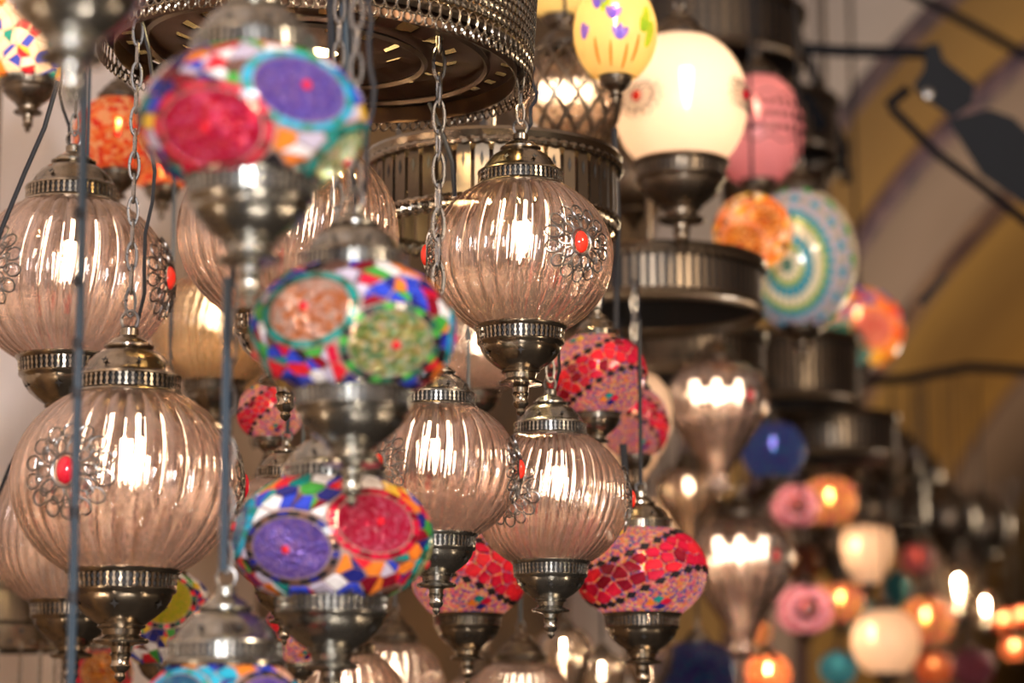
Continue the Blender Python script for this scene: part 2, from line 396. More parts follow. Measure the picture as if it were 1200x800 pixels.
bl = lathe([(0, -.46), (.012, -.43), (.036, -.33), (.058, -.2), (.068, -.08), (.064, 0), (0, 0)], 18)
for nm in ('bulb', 'bulb_far', 'bulb_hot', 'bulb_orange', 'bulb_white'): PM[nm] = bl.mesh('bulb', nm)
PM['socket'] = lathe([(0, .36), (.085, .36), (.095, .32), (.095, .05), (.10, .04), (.10, -.01), (0, -.01)], 20).mesh('socket', 'socket')
PM['link'] = torus_pts(.17, .50, .058, 16, 6).mesh('chain_link', 'steel')
PM['link_dark'] = torus_pts(.20, .50, .075, 12, 5).mesh('chain_link', 'dark_brass')

def ribbed(asp, ribs, twist, depth, open_r=.45, thick=.03):
    """thick walled blown globe: ribbed outside, smooth inside"""
    mb = MB(); seg = ribs*8; ph = math.acos(open_r); n = 34; vs = []; fs = []
    for j in range(n+1):
        p = -ph + 2*ph*j/n; r0 = math.cos(p); z = asp*math.sin(p)
        amp = depth*(.35+.65*math.cos(p*.9))
        for i in range(seg):
            a = 2*PI*i/seg
            q = abs(math.sin((ribs*a)/2)); r = r0*(1 - amp + amp*1.25*q**.7)
            aa = a + twist*math.sin(p*1.3) + .02*math.sin(p*2.2+1)
            vs.append((r*math.cos(aa), r*math.sin(aa), z))
    for j in range(n):
        for i in range(seg):
            k = (i+1) % seg; fs.append((j*seg+i, j*seg+k, (j+1)*seg+k, (j+1)*seg+i))
    o = len(vs); s2 = seg; n2 = 24
    for j in range(n2+1):
        p = -ph + 2*ph*j/n2; r = math.cos(p)*(1-thick)-.004; z = asp*math.sin(p)*(1-thick*.3)
        for i in range(s2):
            a = 2*PI*i/s2; q = abs(math.sin((ribs*a)/2)); am = depth*.75*(.35+.65*math.cos(p*.9)); rr = r*(1 - am + am*1.25*q**.7)
            aa = a + twist*math.sin(p*1.3) + .02*math.sin(p*2.2+1); vs.append((rr*math.cos(aa), rr*math.sin(aa), z))
    for j in range(n2):
        for i in range(s2):
            k = (i+1) % s2; fs.append((o+j*s2+i, o+(j+1)*s2+i, o+(j+1)*s2+k, o+j*s2+k))
    mb.add(vs, fs); return mb
GL = {}
for nm, asp, ribs, tw, dp in (('round', .90, 30, .05, .064), ('fine', .93, 44, .10, .046)):
    g = ribbed(asp, ribs, tw, dp)
    for mt in ('rose_glass', 'amber_glass', 'straw_glass'): GL[nm, mt] = g.mesh('globe', mt, sharp=None)
TEAR = [(.38,.78), (.62,.68), (.82,.50), (.95,.25), (1,.0), (.96,-.25), (.82,-.52), (.62,-.80), (.43,-1.08), (.28,-1.32), (.20,-1.52), (.22,-1.62), (.27,-1.70), (.22,-1.78), (.0,-1.84)]
tg = lathe(TEAR, 160, mod=lambda a, z: 1 + .05*(abs(math.sin(10*a))-.5))
lathe([(r*.93, z*.97) for r, z in TEAR[:-1]][::-1], 64, tg)
for mt in ('rose_glass', 'straw_glass'): GL['tear', mt] = tg.mesh('globe', mt, sharp=None)

def surf(asp, az, el, rad=1.0):
    """point on the ellipsoid; az 0 looks towards -Y, positive to +X"""
    return Vector((math.sin(az)*math.cos(el), -math.cos(az)*math.cos(el), asp*math.sin(el)))*rad
def rosette_mesh(asp):
    mb = MB()
    def P(u, v): 
        return surf(asp, u, v, 1.045)
    def loop(cu, cv, a, b, rot, th=.010, seg=14):
        pts = []
        for i in range(seg+1):
            t = 2*PI*i/seg; x, y = a*math.cos(t), b*math.sin(t)
            pts.append(P(cu + x*math.cos(rot)-y*math.sin(rot), cv + x*math.sin(rot)+y*math.cos(rot)))
        tube(pts, th, 5, mb, False)
    loop(0, 0, .125, .155, 0, .014, 20)
    for i in range(10):
        t = 2*PI*i/10; loop(.20*math.cos(t), .23*math.sin(t), .075, .050, t)
    for i in range(14):
        t = 2*PI*(i+.5)/14; loop(.345*math.cos(t), .375*math.sin(t), .080, .068, t)
        loop(.27*math.cos(t), .30*math.sin(t), .035, .035, t, .008, 8)
    return mb.mesh('rosette', 'steel')
RO = {a: rosette_mesh(a) for a in (.90, .93)}
CB = MB(); vs = []; n = 14
for j in range(6):
    e = (PI/2)*j/5
    for i in range(n):
        t = 2*PI*i/n; vs.append((.085*math.cos(t)*math.cos(e), -.06*math.sin(e), .12*math.sin(t)*math.cos(e)))
CB.add(vs, [(j*n+i, j*n+(i+1) % n, (j+1)*n+(i+1) % n, (j+1)*n+i) for j in range(5) for i in range(n)])
PM['cab'] = CB.mesh('cabochon', 'cabochon'); PM['cab_dark'] = CB.mesh('cabochon', 'cabochon_dark')

def hang(root, p, R, top_local, py_top, style='chain', link=.024, mat='link', cord=True, side=1, attach=False):
    """chain links (or a cord) from the cap's loop up to the row py_top, then a rod up to the vault; local units are root's"""
    z0 = p.z + top_local*R
    zt = z_at(Vector((p.x, p.y, z0)), py_top) if py_top is not None else z0 + .05
    s = 1.0/R
    def L(z): return (z - p.z)*s
    if style == 'chain':
        n = max(1, int(round((zt-z0)/(link*.80))))
        st = (zt-z0)/n
        for i in range(n):
            obj('chain_link', PM[mat], root, (0, 0, L(z0 + st*(i+.5))), (0, 0, PI/2*(i % 2)+.3), st/.80*s)
        if cord:
            x = .20*R*side; pts = []
            k = 10
            for i in range(k+1):
                z = z0 - .10*R + (zt - z0 + .1*R)*i/k
                bow = math.sin(PI*i/k)
                pts.append((side*(.06+.10*bow)+.03*math.sin(i*1.7), .02, L(z)))
            obj('cord', tube(pts, .0018*s, 6).mesh('cord', 'cord_black'), root)
    elif style == 'cord':
        obj('cord', tube([(0, 0, L(z0)-.02), (0, 0, L(zt))], .0022*s, 8).mesh('cord', 'cord_blue'), root)
    elif style == 'rod':
        obj('rod', tube([(0, 0, L(z0)-.02), (0, 0, L(zt))], .0022*s, 8).mesh('rod', 'cord_black'), root)
    if not attach:
        vz = vault_z(p) + .03
        obj('hanging_rod', tube([(0, 0, L(zt)-.02), (0, 0, L(vz))], .002*s, 6).mesh('hanging_rod', 'cord_black'), root)

def cap_on(root, z, k, metal, stars=True):
    c = obj('cap', PM['cap', metal], root, (0, 0, z), None, k)
    obj('pierced_band', PM['cap_band', metal], c, kind='stuff'); obj('band_lining', PM['cap_lining'], c)
    if stars: obj('star_cutouts', PM['cap_stars'], c, kind='stuff')
    obj('loop', PM['ring'], c, (0, 0, .68))
    return z + .74*(k if isinstance(k, (int, float)) else k[2])
def holder_on(root, z, k, metal, stars=True):
    c = obj('holder', PM['holder', metal], root, (0, 0, z), None, k)
    obj('pierced_band', PM['hold_band', metal], c, kind='stuff'); obj('band_lining', PM['hold_lining'], c)
    if stars: obj('star_cutouts', PM['hold_stars'], c, kind='stuff')
    return c
def bulb_in(root, z, k, bulb='bulb', dx=0):
    s = obj('socket', PM['socket'], root, (dx, 0, z), None, k); obj('bulb', PM[bulb], s)

def glass_lamp(px, py, wid, d, label, py_top=-30, glass='rose_glass', kind='round', metal='brass', ros=(), dark=False, style='chain', bulb='bulb', cap_k=1.0, hold_k=1.0, attach=False,
               cord=True, group='clear glass globe lamps', side=1, bulbs=(0,), rotg=0, link=.024, mat='link'):
    p = W(px, py, d); R = wid*.5*d/F; asp = .90 if kind == 'round' else .93
    root = empty('glass_globe_lamp', p, label, 'lamp', group, R)
    obj('globe', GL[kind, glass], root, None, (0, 0, rotg))
    zt = asp*math.sqrt(1-.45**2)
    top = cap_on(root, zt-.02, cap_k, metal); holder_on(root, -zt+.02, hold_k, metal)
    for dx in bulbs: bulb_in(root, zt-.40, .95, bulb, dx)
    for az in ros:
        r = obj('rosette', RO[asp], root, None, (0, 0, math.radians(az)))
        obj('cabochon', PM['cab_dark' if dark else 'cab'], r, (0, -1.035, 0))
    hang(root, p, R, top, py_top, style, attach=attach, cord=cord, side=side, link=link, mat=mat)
    return root

# ---------------------------------------------------------------- mosaic lamps
def frame_at(px, py):
    f = ray(px, py); r = Vector((0, 0, 1)).cross(-f).normalized(); u = (-f).cross(r).normalized()
    return f, r, u
def dir_from(px, py, dx, dy, asp):
    f, r, u = frame_at(px, py); q = max(0, 1-dx*dx-dy*dy)
    v = r*dx + u*dy - f*math.sqrt(q); v.z /= asp; return v.normalized()
def clip(poly, n, c):           # keep points with n.p <= c
    out = []
    for i in range(len(poly)):
        a, b = poly[i], poly[(i+1) % len(poly)]; da, db = n[0]*a[0]+n[1]*a[1]-c, n[0]*b[0]+n[1]*b[1]-c
        if da <= 0: out.append(a)
        if (da < 0 < db) or (db < 0 < da):
            t = da/(da-db); out.append((a[0]+(b[0]-a[0])*t, a[1]+(b[1]-a[1])*t))
    return out
def to_ell(v, asp, rad): return Vector((v.x*rad, v.y*rad, v.z*asp*rad))
def tile_obj(root, poly, s, e1, e2, asp, mat, lift=1.012, th=.022, shrink=.9):
    if len(poly) < 3: return
    cx = sum(q[0] for q in poly)/len(poly); cy = sum(q[1] for q in poly)/len(poly)
    ar = abs(sum(poly[i][0]*poly[(i+1) % len(poly)][1]-poly[(i+1) % len(poly)][0]*poly[i][1] for i in range(len(poly))))/2
    if ar < .0012: return
    out, inn = [], []
    for q in poly:
        v = s + e1*(cx+(q[0]-cx)*shrink) + e2*(cy+(q[1]-cy)*shrink); v2 = s + e1*(cx+(q[0]-cx)*shrink*.9) + e2*(cy+(q[1]-cy)*shrink*.9)
        out.append(to_ell(v.normalized(), asp, lift-.008)); inn.append(to_ell(v2.normalized(), asp, lift+th))
    c = to_ell((s+e1*cx+e2*cy).normalized(), asp, 1.0); n = len(poly)
    vs = [p-c for p in out]+[p-c for p in inn]
    me = bpy.data.meshes.new('tile'); me.from_pydata(vs, [], [tuple(range(n, 2*n))]+[(i, (i+1) % n, n+(i+1) % n, n+i) for i in range(n)])
    me.materials.append(M[mat]); obj('tile', me, root, c)
def mosaic_fill(root, asp, seeds, pal, rng, circles=(), zmax=.80, split=.6, bands=None, shrink=.9):
    for s in seeds:
        e1 = s.cross(Vector((0, 0, 1))).normalized(); e2 = s.cross(e1)
        poly = [(-.35, -.35), (.35, -.35), (.35, .35), (-.35, .35)]
        for q in seeds:
            if q is s or (q-s).length > .7: continue
            n = q - s; poly = clip(poly, (n.dot(e1), n.dot(e2)), -n.dot(s))
        for c, ca in circles:
            if s.dot(c) > ca-.45: poly = clip(poly, (c.dot(e1), c.dot(e2)), ca - c.dot(s))
        if len(poly) < 3: continue
        if rng.random() < split and len(poly) >= 4:
            k = len(poly)//2; parts = [poly[:k+1], poly[k:]+poly[:1]]
        else: parts = [poly]
        for pp in parts: tile_obj(root, pp, s, e1, e2, asp, rng.choice(pal), shrink=shrink)
def seeds_on(rng, n, ok, md):
    out = []; tries = 0
    while len(out) < n and tries < n*120:
        tries += 1; v = Vector((rng.gauss(0, 1), rng.gauss(0, 1), rng.gauss(0, 1))).normalized()
        if not ok(v): continue
        if all((v-q).length > md for q in out): out.append(v)
    return out
def shell_mesh(asp, mat, zc=.85, seg=64, n=28, rad=1.0):
    ph = math.asin(zc); return lathe([(rad*math.cos(-ph+2*ph*j/n), rad*asp*math.sin(-ph+2*ph*j/n)) for j in range(n+1)], seg).mesh('globe', mat, sharp=None)
SH = {}
def shell(asp, mat, zc=.85):
    k = (asp, mat, zc)
    if k not in SH: SH[k] = shell_mesh(asp, mat, zc)
    return SH[k]
def cap_patch(c, ang, asp, rad, mat, name):
    e1 = c.orthogonal().normalized(); e2 = c.cross(e1); vs = [to_ell(c, asp, rad+.012)]; fs = []; n = 36; m_ = 7
    for j in range(1, m_+1):
        for i in range(n):
            t = 2*PI*i/n; a = ang*j/m_
            v = c*math.cos(a) + (e1*math.cos(t)+e2*math.sin(t))*math.sin(a)
            vs.append(to_ell(v.normalized(), asp, rad + (.012 if j < m_ else -.01)))
    for i in range(n): fs.append((0, 1+i, 1+(i+1) % n))
    for j in range(m_-1):
        for i in range(n): fs.append((1+j*n+i, 1+(j+1)*n+i, 1+(j+1)*n+(i+1) % n, 1+j*n+(i+1) % n))
    mb = MB(); mb.add(vs, fs); return mb.mesh(name, mat, sharp=None)
def ring_tiles(root, c, a0, a1, n, asp, mats, gap=.86, avoid=()):
    e1 = c.orthogonal().normalized(); e2 = c.cross(e1)
    for i in range(n):
        t0_, t1_ = 2*PI*(i+.5-gap/2)/n, 2*PI*(i+.5+gap/2)/n; vs = []
        cm = None
        for rad in (1.0, 1.032):
            for a, t in ((a0, t0_), (a1, t0_), (a1, t1_), (a0, t1_)):
                vs.append(to_ell((c*math.cos(a)+(e1*math.cos(t)+e2*math.sin(t))*math.sin(a)).normalized(), asp, rad))
        cm = sum(vs, Vector())/8
        if cm.y > .35: continue
        cu = Vector((cm.x, cm.y, cm.z/asp)).normalized()
        if any(cu.dot(c2) > ca2 for c2, ca2 in avoid): continue
        me = bpy.data.meshes.new('tile'); me.from_pydata([v-cm for v in vs], [], [(4,5,6,7), (0,1,5,4), (1,2,6,5), (2,3,7,6), (3,0,4,7)])
        me.materials.append(M[mats[i % len(mats)]]); obj('tile', me, root, cm)

def mosaic_lamp(px, py, wid, d, label, meds, pal, seed, asp=.74, metal='pewter', py_top=-30, nseed=120, grout='grout_mid', bulb=True, cap_k=1.15, hold_k=1.2, style='chain', zc=.84, group='patchwork mosaic lamps', extra=None, attach=False, cord=True, glow=1):
    p = W(px, py, d); R = wid*.5*d/F; rng = random.Random(seed)
    root = empty('mosaic_lamp', p, label, 'lamp', group, R)
    obj('globe', shell(asp, grout, zc), root)
    circ = []
    for dx, dy, ang, bmat, rmats in meds:
        if isinstance(dx, tuple): az, el = dx; c = Vector((math.sin(az)*math.cos(el), -math.cos(az)*math.cos(el), math.sin(el)))
        else: c = dir_from(px, py, dx, dy, asp)
        m_ = obj('bead_medallion', cap_patch(c, ang, asp, 1.008, bmat, 'bead_medallion'), root)
        g = lathe([(.045, 0), (.04, .02), (.02, .03), (0, .032)], 10).mesh('gem', 'tile_red')
        q = to_ell(c, asp, 1.018); nrm = Vector((c.x, c.y, c.z/asp)).normalized()
        obj('gem', g, m_, q, nrm.to_track_quat('Z', 'Y').to_euler())
        ring_tiles(root, c, ang+.012, ang+.09, max(12, int(2*PI*(ang+.05)/.115)), asp, rmats, avoid=[(q_, math.cos(math.acos(k_)-.04)) for q_, k_ in circ])
        circ.append((c, math.cos(ang+.108)))
    zl = zc*.93
    ok = lambda v: abs(v.z) < zl and v.y < .15 and all(v.dot(c) < ca-.01 for c, ca in circ)
    mosaic_fill(root, asp, seeds_on(rng, nseed, ok, .17), pal, rng, circ)
    zt = asp*zc
    top = cap_on(root, zt-.03, cap_k, metal); holder_on(root, -zt+.03, hold_k, metal)
    if bulb:
        bulb_in(root, zt-.28, .8); l = light('bulb_light', 'POINT', (0, 0, 0), 7*R*R*glow, (1, .8, .55), .15*R); l.parent = root; l.location = (.1, -.1, 0)
    hang(root, p, R, top, py_top, style, attach=attach, cord=cord)
    return root

def swirl_lamp(px, py, wid, d, label, seed, asp=.86, phase=0., slope=.55, metal='brass', py_top=-30, hold=True, cap=True, group='red swirl mosaic lamps', attach=False, style='chain', cord=True):
    """bead globe crossed by a wavy band of red glass pieces edged with dark diamonds"""
    p = W(px, py, d); R = wid*.5*d/F; rng = random.Random(seed); zc = .86
    root = empty('swirl_mosaic_lamp', p, label, 'lamp', group, R)
    obj('globe', shell(asp, 'beads_mixed', zc), root)
    mid = lambda az: .06 + slope*math.sin(az*1.55 + phase)
    hw = .35
    azf = lambda v: math.atan2(v.x, -v.y)
    inb = lambda v: abs(math.asin(v.z) - mid(azf(v))) < hw-.05 and v.y < .25 and abs(v.z) < .78
    sd = seeds_on(rng, 70, inb, .19)
    # guard seeds either side trim the outer cells
    gs = []
    for k in range(48):
        az = -2.2 + 4.4*k/47
        for s2 in (-1, 1):
            el = mid(az) + s2*(hw+.12)
            gs.append(Vector((math.sin(az)*math.cos(el), -math.cos(az)*math.cos(el), math.sin(el))))
    allv = sd + gs; keep = set(id(x) for x in sd)
    for s in sd:
        e1 = s.cross(Vector((0, 0, 1))).normalized(); e2 = s.cross(e1); poly = [(-.3, -.3), (.3, -.3), (.3, .3), (-.3, .3)]
        for q in allv:
            if q is s or (q-s).length > .65: continue
            n = q - s; poly = clip(poly, (n.dot(e1), n.dot(e2)), -n.dot(s))
        tile_obj(root, poly, s, e1, e2, asp, rng.choice(['tile_red', 'tile_crimson', 'tile_crimson', 'tile_red', 'tile_maroon']), shrink=.88)
    for k in range(17):
        az = -1.9 + 3.8*k/16
        for s2 in (-1, 1):
            el = mid(az) + s2*(hw+.06)
            if abs(el) > .95: continue
            s = Vector((math.sin(az)*math.cos(el), -math.cos(az)*math.cos(el), math.sin(el))); az2 = az+.02; el2 = mid(az2)+s2*(hw+.06)
            t = (Vector((math.sin(az2)*math.cos(el2), -math.cos(az2)*math.cos(el2), math.sin(el2))) - s).normalized(); e2 = s.cross(t)
            tile_obj(root, [(-.125, 0), (0, -.09), (.125, 0), (0, .09)], s, t, e2, asp, 'tile_black', shrink=.85)
    for (az, el, c) in ((.25, -.62, 'tile_teal'), (.42, -.66, 'tile_crimson'), (.12, -.70, 'tile_orange'), (-.75, .75, 'tile_teal'), (-.55, .80, 'tile_yellow'), (.33, -.78, 'tile_navy')):
        s = Vector((math.sin(az)*math.cos(el), -math.cos(az)*math.cos(el), math.sin(el))); e1 = s.cross(Vector((0, 0, 1))).normalized(); e2 = s.cross(e1)
        tile_obj(root, [(-.1, -.04), (.02, -.09), (.1, .05), (-.03, .08)], s, e1, e2, asp, c)
    zt = asp*zc; top = zt
    if cap: top = cap_on(root, zt-.03, 1.0, metal)
    if hold: holder_on(root, -zt+.03, 1.0 if wid < 130 else 1.2, metal)
    bulb_in(root, zt-.34, .8); l = light('bulb_light', 'POINT', (0, 0, 0), 9*R*R, (1, .8, .55), .15*R); l.parent = root; l.location = (0, -.1, 0)
    hang(root, p, R, top, py_top, style, attach=attach, cord=cord)
    return root

def plain_lamp(px, py, wid, d, label, mat, asp=1.0, metal='dark_brass', py_top=-30, bulb='bulb_far', name='milk_glass_lamp', cap_k=1.0, hold_k=1.0, zc=.88, style='rod', group=None, ros=(), deco=None, glow=1.0,
               attach=False, prof=None, hold=True, cap=True, bk=.9, cat='lamp', bx=0):
    p = W(px, py, d); R = wid*.5*d/F
    root = empty(name, p, label, cat, group, R)
    if prof: me = lathe([(r, z) for r, z in prof], 40).mesh('globe', mat, sharp=None); zt, zb = prof[0][1], prof[-1][1]
    else: me = shell(asp, mat, zc); zt = asp*zc; zb = -zt
    obj('globe', me, root); top = zt
    if cap: top = cap_on(root, zt-.04, cap_k, metal, False)
    if hold: holder_on(root, zb+.04, hold_k, metal, False)
    if bulb: bulb_in(root, zt-.40, bk, bulb, bx)
    if bulb and glow:
        c = M[bulb].node_tree.nodes['Emission'].inputs[0].default_value
        l = light('bulb_light', 'POINT', (0, 0, 0), 12*R*R*glow, (c[0], c[1]**.7, c[2]**.7), .2*R); l.parent = root; l.location = (bx, -.1, .05)
    if deco: deco(root, px, py, asp)
    hang(root, p, R, top, py_top, style, attach=attach, cord=False, mat='link_dark')
    return root

# ---------------------------------------------------------------- chandelier tiers
def rope(R, z, r, n, mat, parent, name='rope_trim', roll=0):
    mb = MB(); seg = n*4; m_ = 8; vs = []
    for i in range(seg):
        a = 2*PI*i/seg
        for j in range(m_):
            u = 2*PI*j/m_; q = r*(1+.22*math.cos(n*a + u)); vs.append(((R+q*math.cos(u))*math.cos(a), (R+q*math.cos(u))*math.sin(a), z+q*math.sin(u)))
    mb.add(vs, [(i*m_+j, ((i+1) % seg)*m_+j, ((i+1) % seg)*m_+(j+1) % m_, i*m_+(j+1) % m_) for i in range(seg) for j in range(m_)])
    obj(name, mb.mesh(name, mat), parent)
def plate(R0, R1, z, rows, mat, parent, th=.0018, seg=144):
    """underside disc with real slots cut through it; rows = (radius, half depth, count, half width in radians)"""
    rs = sorted(set([R0, R1] + [x for r, h, n, w_ in rows for x in (r-h, r+h)])); mb = MB(); vs = []; fs = []
    for r in rs:
        for i in range(seg):
            a = 2*PI*i/seg; dz = .003*math.sin(r*260); vs += [(r*math.cos(a), r*math.sin(a), z+dz), (r*math.cos(a), r*math.sin(a), z+dz+th)]
    for k in range(len(rs)-1):
        rm = (rs[k]+rs[k+1])/2
        for i in range(seg):
            a = 2*PI*(i+.5)/seg; hole = False
            for r, h, n, w_ in rows:
                if abs(rm-r) < h:
                    q = (a*n/(2*PI)) % 1; hole = hole or abs(q-.5)*2*PI/n < w_
            if hole: continue
            i2 = (i+1) % seg; A, B, C_, D = (k*seg+i)*2, (k*seg+i2)*2, ((k+1)*seg+i2)*2, ((k+1)*seg+i)*2
            fs += [(A, B, C_, D), (A+1, D+1, C_+1, B+1)]
    mb.add(vs, fs); obj('slotted_plate', mb.mesh('slotted_plate', mat, True, 60), parent)

# --- the sharp perforated crown at the top
p = W(370, 86, 2.24); CR = 253*2.24/F
crown = empty('perforated_chandelier', p, 'round brass chandelier crown with perforated lace rim and slotted underside at the top', 'chandelier', 'chandelier tiers')
crown.rotation_euler = (0, math.radians(3.6), 0)
ov = torus_pts(.0056, .0078, .0011, 16, 5).mesh('oval_loop', 'brass')
N = 118
for i in range(N):
    a = 2*PI*i/N; obj('oval_loop', ov, crown, (CR*math.cos(a), CR*math.sin(a), .016), (0, 0, a+PI/2))
b = MB()
for i in range(N):
    a = 2*PI*(i+.5)/N; m_ = Matrix.Translation((CR*math.cos(a), CR*math.sin(a), .0045)) @ Matrix.Rotation(a+PI/2, 4, 'Z')
    torus_pts(.0040, .0045, .0011, 10, 4, m_, b)
obj('loop_fringe', b.mesh('loop_fringe', 'brass'), crown, kind='stuff')
b = MB()
for row in range(8):
    n = 150
    for i in range(n):
        a = 2*PI*(i+.5*(row % 2))/n
        if math.sin(a) > .5: continue
        m_ = Matrix.Translation((CR*math.cos(a), CR*math.sin(a), .030+row*.0082)) @ Matrix.Rotation(a+PI/2, 4, 'Z')
        torus_pts(.0043, .0046, .0010, 8, 3, m_, b)
obj('fine_lace', b.mesh('fine_lace', 'brass'), crown, kind='stuff')
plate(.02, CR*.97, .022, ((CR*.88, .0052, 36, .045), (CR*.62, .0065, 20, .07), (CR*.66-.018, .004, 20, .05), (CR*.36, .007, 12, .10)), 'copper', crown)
for rr, zz, r_ in ((.97, .020, .004), (.79, .017, .003), (.50, .016, .003)):
    obj('ring_moulding', lathe([(CR*rr-r_, zz), (CR*rr, zz-r_), (CR*rr+r_, zz), (CR*rr, zz+r_), (CR*rr-r_, zz)], 96).mesh('ring_moulding', 'dark_brass'), crown)
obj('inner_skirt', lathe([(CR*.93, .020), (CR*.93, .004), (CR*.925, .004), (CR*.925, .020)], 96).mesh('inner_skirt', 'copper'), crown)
obj('dome', lathe([(CR*.96, .03), (CR*.90, .085), (CR*.6, .13), (CR*.2, .15), (0, .155)], 64).mesh('dome', 'brass'), crown)
light('crown_bulb', 'POINT', p + Vector((0.02, -.02, .075)), 14, (1, .74, .35), .02)
obj('suspension_rod', tube([(0, 0, .15), (0, 0, vault_z(p)-p.z)], .006, 8).mesh('suspension_rod', 'dark_brass'), crown)

def drum(px, py, wid, d, h, label, mat='brass', plates=22, light_p=0, fringe=True, rot=0, py_rod=None, ropes=True, under=True):
    p = W(px, py, d); R = wid*.5*d/F; H = h*d/F
    root = empty('chandelier_tier', p, label, 'chandelier', 'chandelier tiers', 1, rot)
    obj('top_rim', lathe([(R*.93, .002), (R*1.02, .004), (R*1.04, 0), (R*1.02, -.006), (R*.97, -.008), (R*.93, -.006), (R*.93, .002)], 96).mesh('top_rim', mat), root)
    if ropes: rope(R*1.01, -.010, .0042, 70, mat, root); rope(R*.985, -H, .0040, 70, mat, root)
    w_ = 2*PI*R/plates*(.38 if plates <= 50 else .22); hh = H*.42
    out = [(-w_, -hh), (w_, -hh), (w_, hh*.55), (w_*.6, hh*.9), (0, hh*1.05), (-w_*.6, hh*.9), (-w_, hh*.55)]
    mb = MB(); n = len(out)
    mb.add([(x, -.001, z) for x, z in out]+[(x, .001, z) for x, z in out], [tuple(range(n)), tuple(range(2*n-1, n-1, -1))]+[(i, n+i, n+(i+1) % n, (i+1) % n) for i in range(n)])
    ap = mb.mesh('arch_plate', 'dark_brass', False)
    dm = MB(); dm.add([(0, -.0016, hh*.5), (w_*.3, -.0016, hh*.2), (0, -.0016, -hh*.1), (-w_*.3, -.0016, hh*.2)], [(0, 1, 2, 3)]); dm = dm.mesh('diamond_cutout', 'recess', False)  # dark diamond laid on the plate in place of a shaded hole
    if plates > 50:                # too fine to pick apart in the blur: one joined ribbed wall
        b = MB()
        for i in range(plates):
            a = 2*PI*(i+.5)/plates; b.add(mb.v, mb.f, Matrix.Translation((R*.985*math.cos(a), R*.985*math.sin(a), -H*.52)) @ Matrix.Rotation(a+PI/2, 4, 'Z'))
        obj('ribbed_wall', b.mesh('ribbed_wall', 'dark_brass', False), root, kind='stuff')
        obj('lining', lathe([(R*.95, -.004), (R*.95, -H)], 64).mesh('lining', 'recess'), root)  # dark sheet put in as the shade between the ribs
    for i in range(plates if plates <= 50 else 0):
        a = 2*PI*(i+.5)/plates
        q = obj('arch_plate', ap, root, (R*.985*math.cos(a), R*.985*math.sin(a), -H*.52), (0, 0, a+PI/2)); obj('diamond_cutout', dm, q)
    if fringe:
        b = MB(); k = int(plates*1.5)
        for i in range(k):
            a = 2*PI*i/k; m_ = Matrix.Translation((R*.98*math.cos(a), R*.98*math.sin(a), -H-.006)) @ Matrix.Rotation(a+PI/2, 4, 'Z')
            torus_pts(PI*R/k*.95, .0075, .0022, 14, 4, m_, b)
            torus_pts(PI*R/k*.35, .003, .0012, 8, 4, m_, b)
        obj('scalloped_fringe', b.mesh('scalloped_fringe', mat), root, kind='stuff')
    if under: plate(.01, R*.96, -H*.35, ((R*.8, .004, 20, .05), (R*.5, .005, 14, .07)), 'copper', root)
    obj('lid', lathe([(R*.94, 0), (R*.5, .02), (.006, .03), (.006, vault_z(p)-p.z if py_rod is None else z_at(p, py_rod)-p.z), (0, vault_z(p)-p.z if py_rod is None else z_at(p, py_rod)-p.z)], 48).mesh('lid', mat), root)
    if light_p: light('tier_bulb', 'POINT', p + Vector((0, 0, -H*.18)), light_p, (1, .74, .38), .015)
    return root
drum(577, 190, 294, 2.57, 74, 'drum shaped brass chandelier tier with arched plates and rope trim behind the sharp central globe', 'brass', 44, 4)
drum(762, 312, 262, 3.4, 52, 'dark brass drum tier under the big cream globe', 'dark_brass', 80)
drum(800, 395, 190, 3.9, 46, 'small dark brass drum tier above the upper teardrop lamp', 'dark_brass', 64)
drum(930, 400, 150, 4.9, 70, 'dark brass drum tier below the blue and green mandala globe', 'dark_brass', 60)
drum(975, 490, 150, 5.28, 44, 'low dark brass tier at the right end of the crowded lamps', 'dark_brass', 60)
drum(820, 20, 240, 4.6, 60, 'dark brass drum tier at the top edge above the cream globe', 'dark_brass', 60)
drum(1010, 555, 150, 7.05, 60, 'far dark brass tier with arches above the pale square-shouldered lamp', 'dark_brass', 56)
drum(905, 120, 150, 5.2, 60, 'dark brass tier behind the pink globe', 'dark_brass', 56)

# --- perforated tier with short chains at the bottom left corner
p = W(-25, 742, 3.05); TR = 100*3.05/F
tt = empty('chandelier_tier', p, 'brass tier with holed rim and short hanging chains at the lower left corner', 'chandelier', 'chandelier tiers')
obj('rim', lathe([(TR*.80, .052), (TR*.90, .012), (TR, .006), (TR, -.006), (TR*.99, -.022), (TR*.9, -.022), (TR*.9, .0)], 72).mesh('rim', 'brass'), tt)
for k in range(44):
    a = 2*PI*k/44
    s1 = MB(); n = 10
    if k == 0:
        hm = MB(); hm.add([(.0026*math.cos(2*PI*j/n), -.0006, .0026*math.sin(2*PI*j/n)) for j in range(n)], [tuple(range(n))]); hm = hm.mesh('rim_hole', 'recess', False)  # flat dark disc on the rim, a hole's shade put into colour
    obj('rim_hole', hm, tt, (TR*1.001*math.cos(a), TR*1.001*math.sin(a), -.014 if k % 2 else -.001), (0, 0, a+PI/2))
for k in range(22):
    a = 2*PI*k/22
    if math.sin(a) > .5: continue
    for i in range(9):
        obj('chain_link', PM['link_dark'], tt, (TR*.995*math.cos(a), TR*.995*math.sin(a), -.020-.0088*i), (0, 0, a+PI/2*(i % 2)), .0115)
obj('panel', lathe([(TR*.82, .05), (TR*.86, .11), (TR*.84, .115)], 72).mesh('panel', 'brass'), tt)
obj('suspension_rod', tube([(0, 0, .05), (0, 0, vault_z(p)-p.z)], .004, 8).mesh('suspension_rod', 'dark_brass'), tt)
